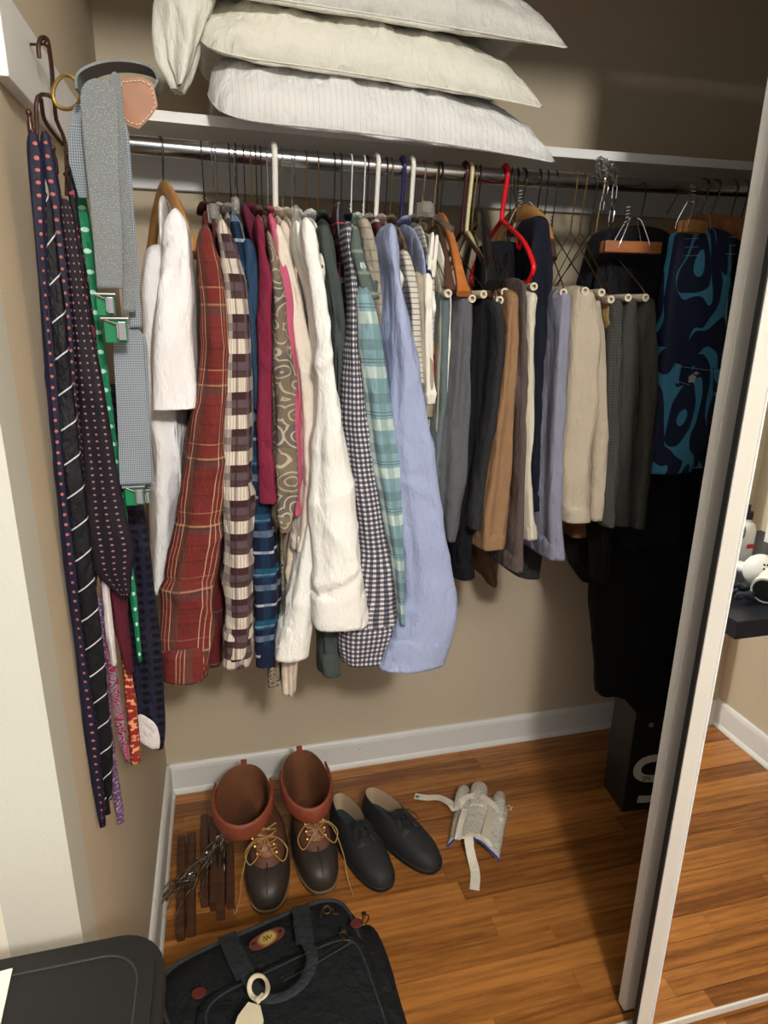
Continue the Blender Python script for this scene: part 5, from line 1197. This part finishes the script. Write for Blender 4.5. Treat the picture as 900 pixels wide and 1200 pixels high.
# black soft bag
canvas = fabric('black_canvas', (27, 30, 34), var=.16, weave=420, rough=.75); canvas2 = fabric('black_canvas_webbing', (40, 46, 50), [('u', .003, 0, .4, (56, 62, 68), .6)], var=.1); mahog = plain('mahogany_leather', (84, 34, 28), .45, 0, .15, 50, .2)
bagbrass = plain('antique_brass', (134, 116, 84), .35, 1)
BO, ba = Vector((.045, .862, 0)), .25
Rb = Matrix.Translation(BO) @ Matrix.Rotation(ba, 4, 'Z')
def RB(v):
    v = Vector(v); v.x *= 1 + (v.y - .2) * .78; return Rb @ v
bag = thing('travel_bag', 'black canvas travel bag with web handles and oval brass plate, in front of the boots', 'bag', BO)
def softbox(nm, c0, d, mat, par, pw_=4.5, n=26, seed=0, amp=.004, top=None):
    vs = []; fs = []
    m_ = n // 2
    for j in range(m_ + 1):
        ph_ = PI * j / m_ - PI / 2
        for i in range(n * 2):
            th = PI * i / n
            q = [math.cos(ph_) * math.cos(th), math.cos(ph_) * math.sin(th), math.sin(ph_)]
            k = (sum(abs(v) ** pw_ for v in q)) ** (-1 / pw_); v = Vector([q[a_] * k for a_ in range(3)])
            vs.append(Vector((v.x * d[0] / 2, v.y * d[1] / 2, v.z * d[2] / 2)))
    A_ = np.array(vs); w_ = wobble(A_[:, 0] * .6 + A_[:, 2] * .7, A_[:, 1] * 1.1, seed, f=1) * amp + crease(A_[:, 0] + A_[:, 2] * .5, A_[:, 1] + .3 * A_[:, 2], seed) * amp * .8
    nrm = A_ / np.linalg.norm(A_ + 1e-9, axis=1)[:, None]; A_ = A_ + nrm * w_[:, None]
    vs = [RB(Vector(c0) + Vector(v)) for v in A_]
    vs = [Vector((v.x, v.y, max(.002, v.z))) for v in vs]
    W = n * 2
    for j in range(m_):
        for i in range(W): fs.append((j * W + i, j * W + (i + 1) % W, (j + 1) * W + (i + 1) % W, (j + 1) * W + i))
    return mk(nm, vs, fs, mat, par, [(v.x, v.y + v.z) for v in vs])
softbox('body', (0, 0, .125), (.46, .40, .245), canvas, bag, 5, 40, 1, .005)
softbox('end_pocket', (.225, -.01, .105), (.10, .30, .17), canvas, bag, 4, 26, 2)
softbox('end_pocket', (-.225, -.02, .095), (.10, .30, .16), canvas, bag, 4, 26, 3)
softbox('front_pocket', (.02, -.055, .235), (.38, .26, .055), canvas, bag, 6, 34, 4, .003)
def bt(p, q, z=.266): return Vector(P(p, q, z=z))
# piping around the panel and the pocket
MB().path([RB((.205 * math.copysign(abs(math.cos(a)) ** .35, math.cos(a)) , .175 * math.copysign(abs(math.sin(a)) ** .35, math.sin(a)) , .236)) for a in [2 * PI * k / 60 for k in range(60)]], .004, 7, closed=True).build('piping', canvas2, bag)
MB().path([RB((.02 + .172 * math.copysign(abs(math.cos(a)) ** .35, math.cos(a)), -.055 + .112 * math.copysign(abs(math.sin(a)) ** .35, math.sin(a)), .2600)) for a in [2 * PI * k / 60 for k in range(60)]], .0022, 6, closed=True).build('pocket_piping', canvas2, bag)
zpm = bagbrass
def zipper(a, b, n=26):
    mb = MB()
    for k in range(n): p = a.lerp(b, k / (n - 1)); mb.box(p, (.004, .0022, .0018), rz=ba)
    return mb
mb = zipper(bt(330, 1145), bt(415, 1096)); mb.build('zip_teeth', plain('dark_zip', (50, 48, 44), .5, .5), bag, False)
MB().path([bt(332, 1150, .268), bt(372, 1128, .270), bt(412, 1104, .268)], .0016, 5).build('zip_seam', canvas2, bag)
for (p, q, a) in ((404, 1097, -.9), (428, 1078, .9)):
    c_ = bt(p, q, .272); m1 = Matrix.Translation(c_) @ Matrix.Rotation(a, 4, 'Z')
    mb = MB().path([m1 @ Vector((.012 * math.cos(t_), .005 * math.sin(t_), 0)) for t_ in [2 * PI * k / 16 for k in range(16)]], .0016, 6, closed=True).box(c_ + Vector((.0, .012, .001)), (.009, .010, .004), bev=.001)
    mb.build('zip_pull', bagbrass, bag)
# leather tabs
for p, q in ((418, 1083), (233, 1165)):
    c_ = bt(p, q, .268); MB().lathe([(.011, 0), (.013, .002), (.012, .004), (.002, .0045)], c_, 14, Matrix.Diagonal((1, .8, 1, 1))).build('leather_tab', mahog, bag)
# badge: leather lozenge with oval brass plate
c_ = bt(313, 1101, .262); rb = Matrix.Translation(c_) @ Matrix.Rotation(ba + .05, 4, 'Z') @ Matrix.Rotation(.25, 4, 'X')
out = [(.036 * math.cos(a) * (1 + .0 * a), (.017 + .004 * math.cos(2 * a)) * math.sin(a) * (1 - .25 * abs(math.cos(a)) ** 2)) for a in [2 * PI * k / 32 for k in range(32)]]
MB().prism(out, 0, .004, rb).build('badge_patch', mahog, bag, False)
ov = [(.019 * math.cos(a), .0125 * math.sin(a)) for a in [2 * PI * k / 28 for k in range(28)]]
pl_ = MB().prism(ov, .004, .006, rb).build('brass_plate', plain('polished_gold', (226, 196, 120), .2, 1), bag, False)
MB().path([rb @ Vector((x * .9, y * .9, .0064)) for x, y in ov], .0005, 4, closed=True).path([rb @ Vector(v) for v in bez([(-.008, -.003, .0066), (-.005, .005, .0066), (-.002, -.004, .0066), (.001, .004, .0066), (.004, -.003, .0066), (.009, .002, .0066)], 5)], .0006, 4).build('engraving', plain('engraved_line', (90, 66, 30), .5, .5), pl_)
for s_ in (-1, 1): MB().lathe([(.0035, .004), (.0038, .0055), (.001, .006)], rb @ Vector((s_ * .027, 0, 0)), 10).build('rivet', bagbrass, bag)
# handles
def strapb(nm, pts, hw, mat, par, th=.003):
    return strapf(nm, pts, hw, mat, par, th)
strapb('handle', [bt(352, 1062, .262), bt(355, 1084, .280), bt(358, 1105, .292)], .017, canvas2, bag)
strapb('handle', [bt(266, 1096, .262), bt(276, 1120, .280), bt(288, 1144, .290)], .017, canvas2, bag)
MB().path(bez([bt(358, 1100, .290), bt(366, 1122, .312), bt(357, 1148, .325), bt(336, 1166, .33), bt(314, 1170, .325), bt(298, 1158, .310), bt(287, 1140, .290)], 6), .011, 10, flat=.35).build('handle', canvas2, bag)
# triangle wire carabiner
MB().path([bt(376, 1076, .274), bt(377, 1068, .276), bt(383, 1062, .277), bt(390, 1066, .276), bt(391, 1071, .275), bt(397, 1071, .274)], .0016, 6).path([bt(383 + 4.5 * math.cos(a), 1066 + 4.5 * math.sin(a), .279) for a in [2 * PI * k / 14 for k in range(14)]], .0015, 6, closed=True).build('metal_catch', bagbrass, bag)
# luggage tag
tg = thing('luggage_tag', 'worn white luggage tag looped around the bag handle', 'tag', bt(300, 1180, .30))
tagm = plain('off_white_tag_leather', (206, 196, 170), .6, 0, .08, 40)
MB().path([bt(303 + 11 * math.cos(a), 1157 + 14 * math.sin(a), .325 + .008 * math.sin(a * 2)) for a in [2 * PI * k / 24 for k in range(24)]], .004, 8, closed=True, flat=.5).build('tag_loop', tagm, tg)
q = [bt(a, b, .318) for a, b in ((291, 1174), (305, 1178), (309, 1196), (300, 1222), (270, 1216), (279, 1190))]
mk('tag_body', q + [v + Vector((0, 0, -.004)) for v in q], [tuple(range(6))[::-1], tuple(range(6, 12))] + [(i, (i + 1) % 6, 6 + (i + 1) % 6, 6 + i) for i in range(6)], tagm, tg, None, False)
MB().box(bt(305, 1170, .326), (.016, .008, .006), rz=.6, bev=.001).build('tag_buckle', tagm, tg)

# black card table and paper, bottom left
vinyl = plain('black_vinyl', (15, 15, 16), .6, 0, .15, 300, .3)
ct = thing('card_table', 'black vinyl topped folding table at the lower left corner', 'table', (-.45, .35, 0))
def rrect(x0, x1, y0, y1, r, n=8):
    out = []
    for cx_, cy_, a0 in ((x1 - r, y1 - r, 0), (x0 + r, y1 - r, PI / 2), (x0 + r, y0 + r, PI), (x1 - r, y0 + r, 1.5 * PI)):
        for k in range(n + 1): a = a0 + PI / 2 * k / n; out.append((cx_ + r * math.cos(a), cy_ + r * math.sin(a)))
    return out
tb = rrect(-.80, -.097, -.06, .640, .055); tz = .72
MB().prism(tb, tz - .028, tz - .004).build('table_edge', vinyl, ct, False)
tb2 = rrect(-.79, -.107, -.05, .630, .048)
MB().prism(tb2, tz - .006, tz).build('table_top', vinyl, ct, False)
tb3 = rrect(-.775, -.124, -.035, .613, .040)
MB().path([(x, y_, tz + .0004) for x, y_ in tb3], .0012, 6, closed=True).build('top_piping', plain('grey_black_piping', (52, 52, 54), .5), ct)
for lx, ly in ((-.15, .58), (-.75, .58), (-.15, .0), (-.75, .0)): MB().path([(lx, ly, tz - .02), (lx, ly, .002)], .011, 12).build('leg', vinyl, ct)
pa = P(0, 1141, z=tz); pb = P(15, 1136, z=tz); pc = P(-2, 1215, z=tz)
d1 = (Vector(pb) - Vector(pc)).normalized(); d2 = Vector((-d1.y, d1.x, 0))
pp_ = [Vector(pb), Vector(pb) + d2 * .20, Vector(pb) + d2 * .20 - d1 * .27, Vector(pb) - d1 * .27]
for i, p in enumerate(pp_): p.z = tz + .0007
o = mk('paper', pp_ + [p + Vector((0, 0, .0015)) for p in pp_], [(0, 3, 2, 1), (4, 5, 6, 7)] + [(i, (i + 1) % 4, 4 + (i + 1) % 4, 4 + i) for i in range(4)], plain('white_paper', (232, 230, 222), .8), None, None, False)
tag(o, 'white paper sheets on the black table at the lower left edge', 'paper')

# ---------------------------------------------------------------- dressing table in the corner of the room, seen in the mirror door
DT = thing('wall_counter', 'blue black counter fixed to the right wall, seen only in the mirror door', 'counter', (1.40, .2, .74))
MB().box((1.408, .215, .736), (.580, .55, .046), bev=.003).build('table_top', plain('blue_black_lacquer', (20, 26, 38), .4), DT, False)
for ly in (.40, .05): MB().prism([(0, 0), (.30, 0), (.30, -.20)], -.012, .012, Matrix.Translation((1.398, ly, .713)) @ Matrix.Rotation(PI / 2, 4, 'X')).build('bracket', plain('dark_bracket', (24, 28, 36), .5), DT, False)
def V(p, q, vy): v = P(p, q, y=vy); return Vector((v[0], 1.598 - v[1], v[2]))
TZ = .760
whp = plain('glossy_white_plastic', (226, 226, 222), .25); drk = plain('dark_opening', (22, 20, 20), .6)
hd = thing('hair_dryer', 'white hair dryer with perforated rear, reflected in the mirror door', 'hair dryer', (1.28, .33, TZ))
c = V(890, 668, 1.26); c.z = max(c.z, TZ + .043)
hb = MB().ball(c, .043, 20).path([c, c + Vector((.07, -.01, .0))], [.034, .028], 16).build('housing', whp, hd)
g = MB()
for i in range(7):
    for j in range(5):
        a, b = (i - 3) * .22, (j - 2) * .25 + .2
        d = Vector((math.sin(a) * math.cos(b), math.cos(a) * math.cos(b), math.sin(b))); g.ball(c + d * .0428, .0028, 6)
g.build('grille_holes', drk, hd); MB().path([c + Vector((.0, -.02, -.01)), c + Vector((-.03, -.14, -.022))], .014, 12).build('handle', whp, hd)
hd2 = thing('hair_dryer', 'white hair dryer lying with its dark nozzle open towards the mirror', 'hair dryer', (1.3, .4, TZ))
c = V(893, 700, 1.17); c.z = TZ + .037
o = MB(); d = Vector((.8, -.45, .12)).normalized()
o.path([c, c + d * .02, c + d * .12, c + d * .17], [.033, .034, .032, .026], 20).build('barrel', whp, hd2)
MB().path([c - d * .001, c - d * .0005], .028, 20).build('nozzle', drk, hd2); MB().path([c + d * .1, c + d * .1 + Vector((-.02, -.14, -.02))], .013, 12).build('handle', whp, hd2)
b1 = V(868, 640, 1.42)
bt_ = thing('pump_bottle', 'white bottle with red and blue print and dark cap, reflected in the mirror door', 'bottle', (b1.x, b1.y, TZ))
MB().lathe([(.026, 0), (.028, .004), (.028, .10), (.022, .118), (.011, .126), (.011, .134)], (b1.x, b1.y, TZ), 20).build('bottle_body', whp, bt_)
MB().lathe([(.0135, 0), (.0135, .02), (.005, .022), (.004, .04)], (b1.x, b1.y, TZ + .132), 16).build('cap', drk, bt_)
MB().box((b1.x, b1.y + .0285, TZ + .06), (.022, .002, .012), rx=0).build('printed_mark', plain('red_print', (200, 60, 50), .6), bt_, False)
b2 = V(858, 655, 1.30)
fi = thing('hair_brush', 'white and grey handled hair brush standing among the dryers in the reflection', 'brush', (b2.x, b2.y, TZ))
MB().path([(b2.x, b2.y, TZ + .008), (b2.x + .05, b2.y - .05, TZ + .05), (b2.x + .10, b2.y - .10, TZ + .085)], [.012, .010, .008], 12).build('handle', whp, fi)
MB().box((b2.x + .12, b2.y - .12, TZ + .10), (.07, .03, .03), rz=-.78, bev=.006).build('brush_head', plain('grey_brush', (120, 122, 120), .6), fi)
b3 = V(866, 692, 1.22)
sc_ = thing('hair_tie', 'dark blue crumpled hair tie on the black table in the reflection', 'hair tie', (b3.x, b3.y, TZ))
MB().path([(b3.x + .032 * math.cos(a) + .006 * math.sin(5 * a), b3.y + .028 * math.sin(a), TZ + .012 + .008 * abs(math.sin(4 * a))) for a in [2 * PI * k / 40 for k in range(40)]], [.009 + .003 * math.sin(k * 1.9) for k in range(40)], 8, closed=True).build('band', plain('blue_black_cloth', (26, 34, 46), .8), sc_)
b4 = V(893, 600, 1.55)
vm = thing('table_mirror', 'white framed vanity mirror leaning on the wall, reflected in the mirror door', 'mirror', (b4.x, b4.y, TZ))
mx, my = b4.x + .04, b4.y
for dx, dz, sx_, sz_ in ((0, .20, .018, .40), (.20, .20, .018, .40), (.10, .008, .20, .016), (.10, .392, .20, .016)): MB().box((mx + dx, my, TZ + dz), (sx_, .018, sz_), bev=.002).build('frame_bar', whp, vm, False)
MB().box((mx + .10, my - .002, TZ + .20), (.185, .006, .375)).build('glass', plain('greenish_glass', (150, 168, 140), .15), vm, False)
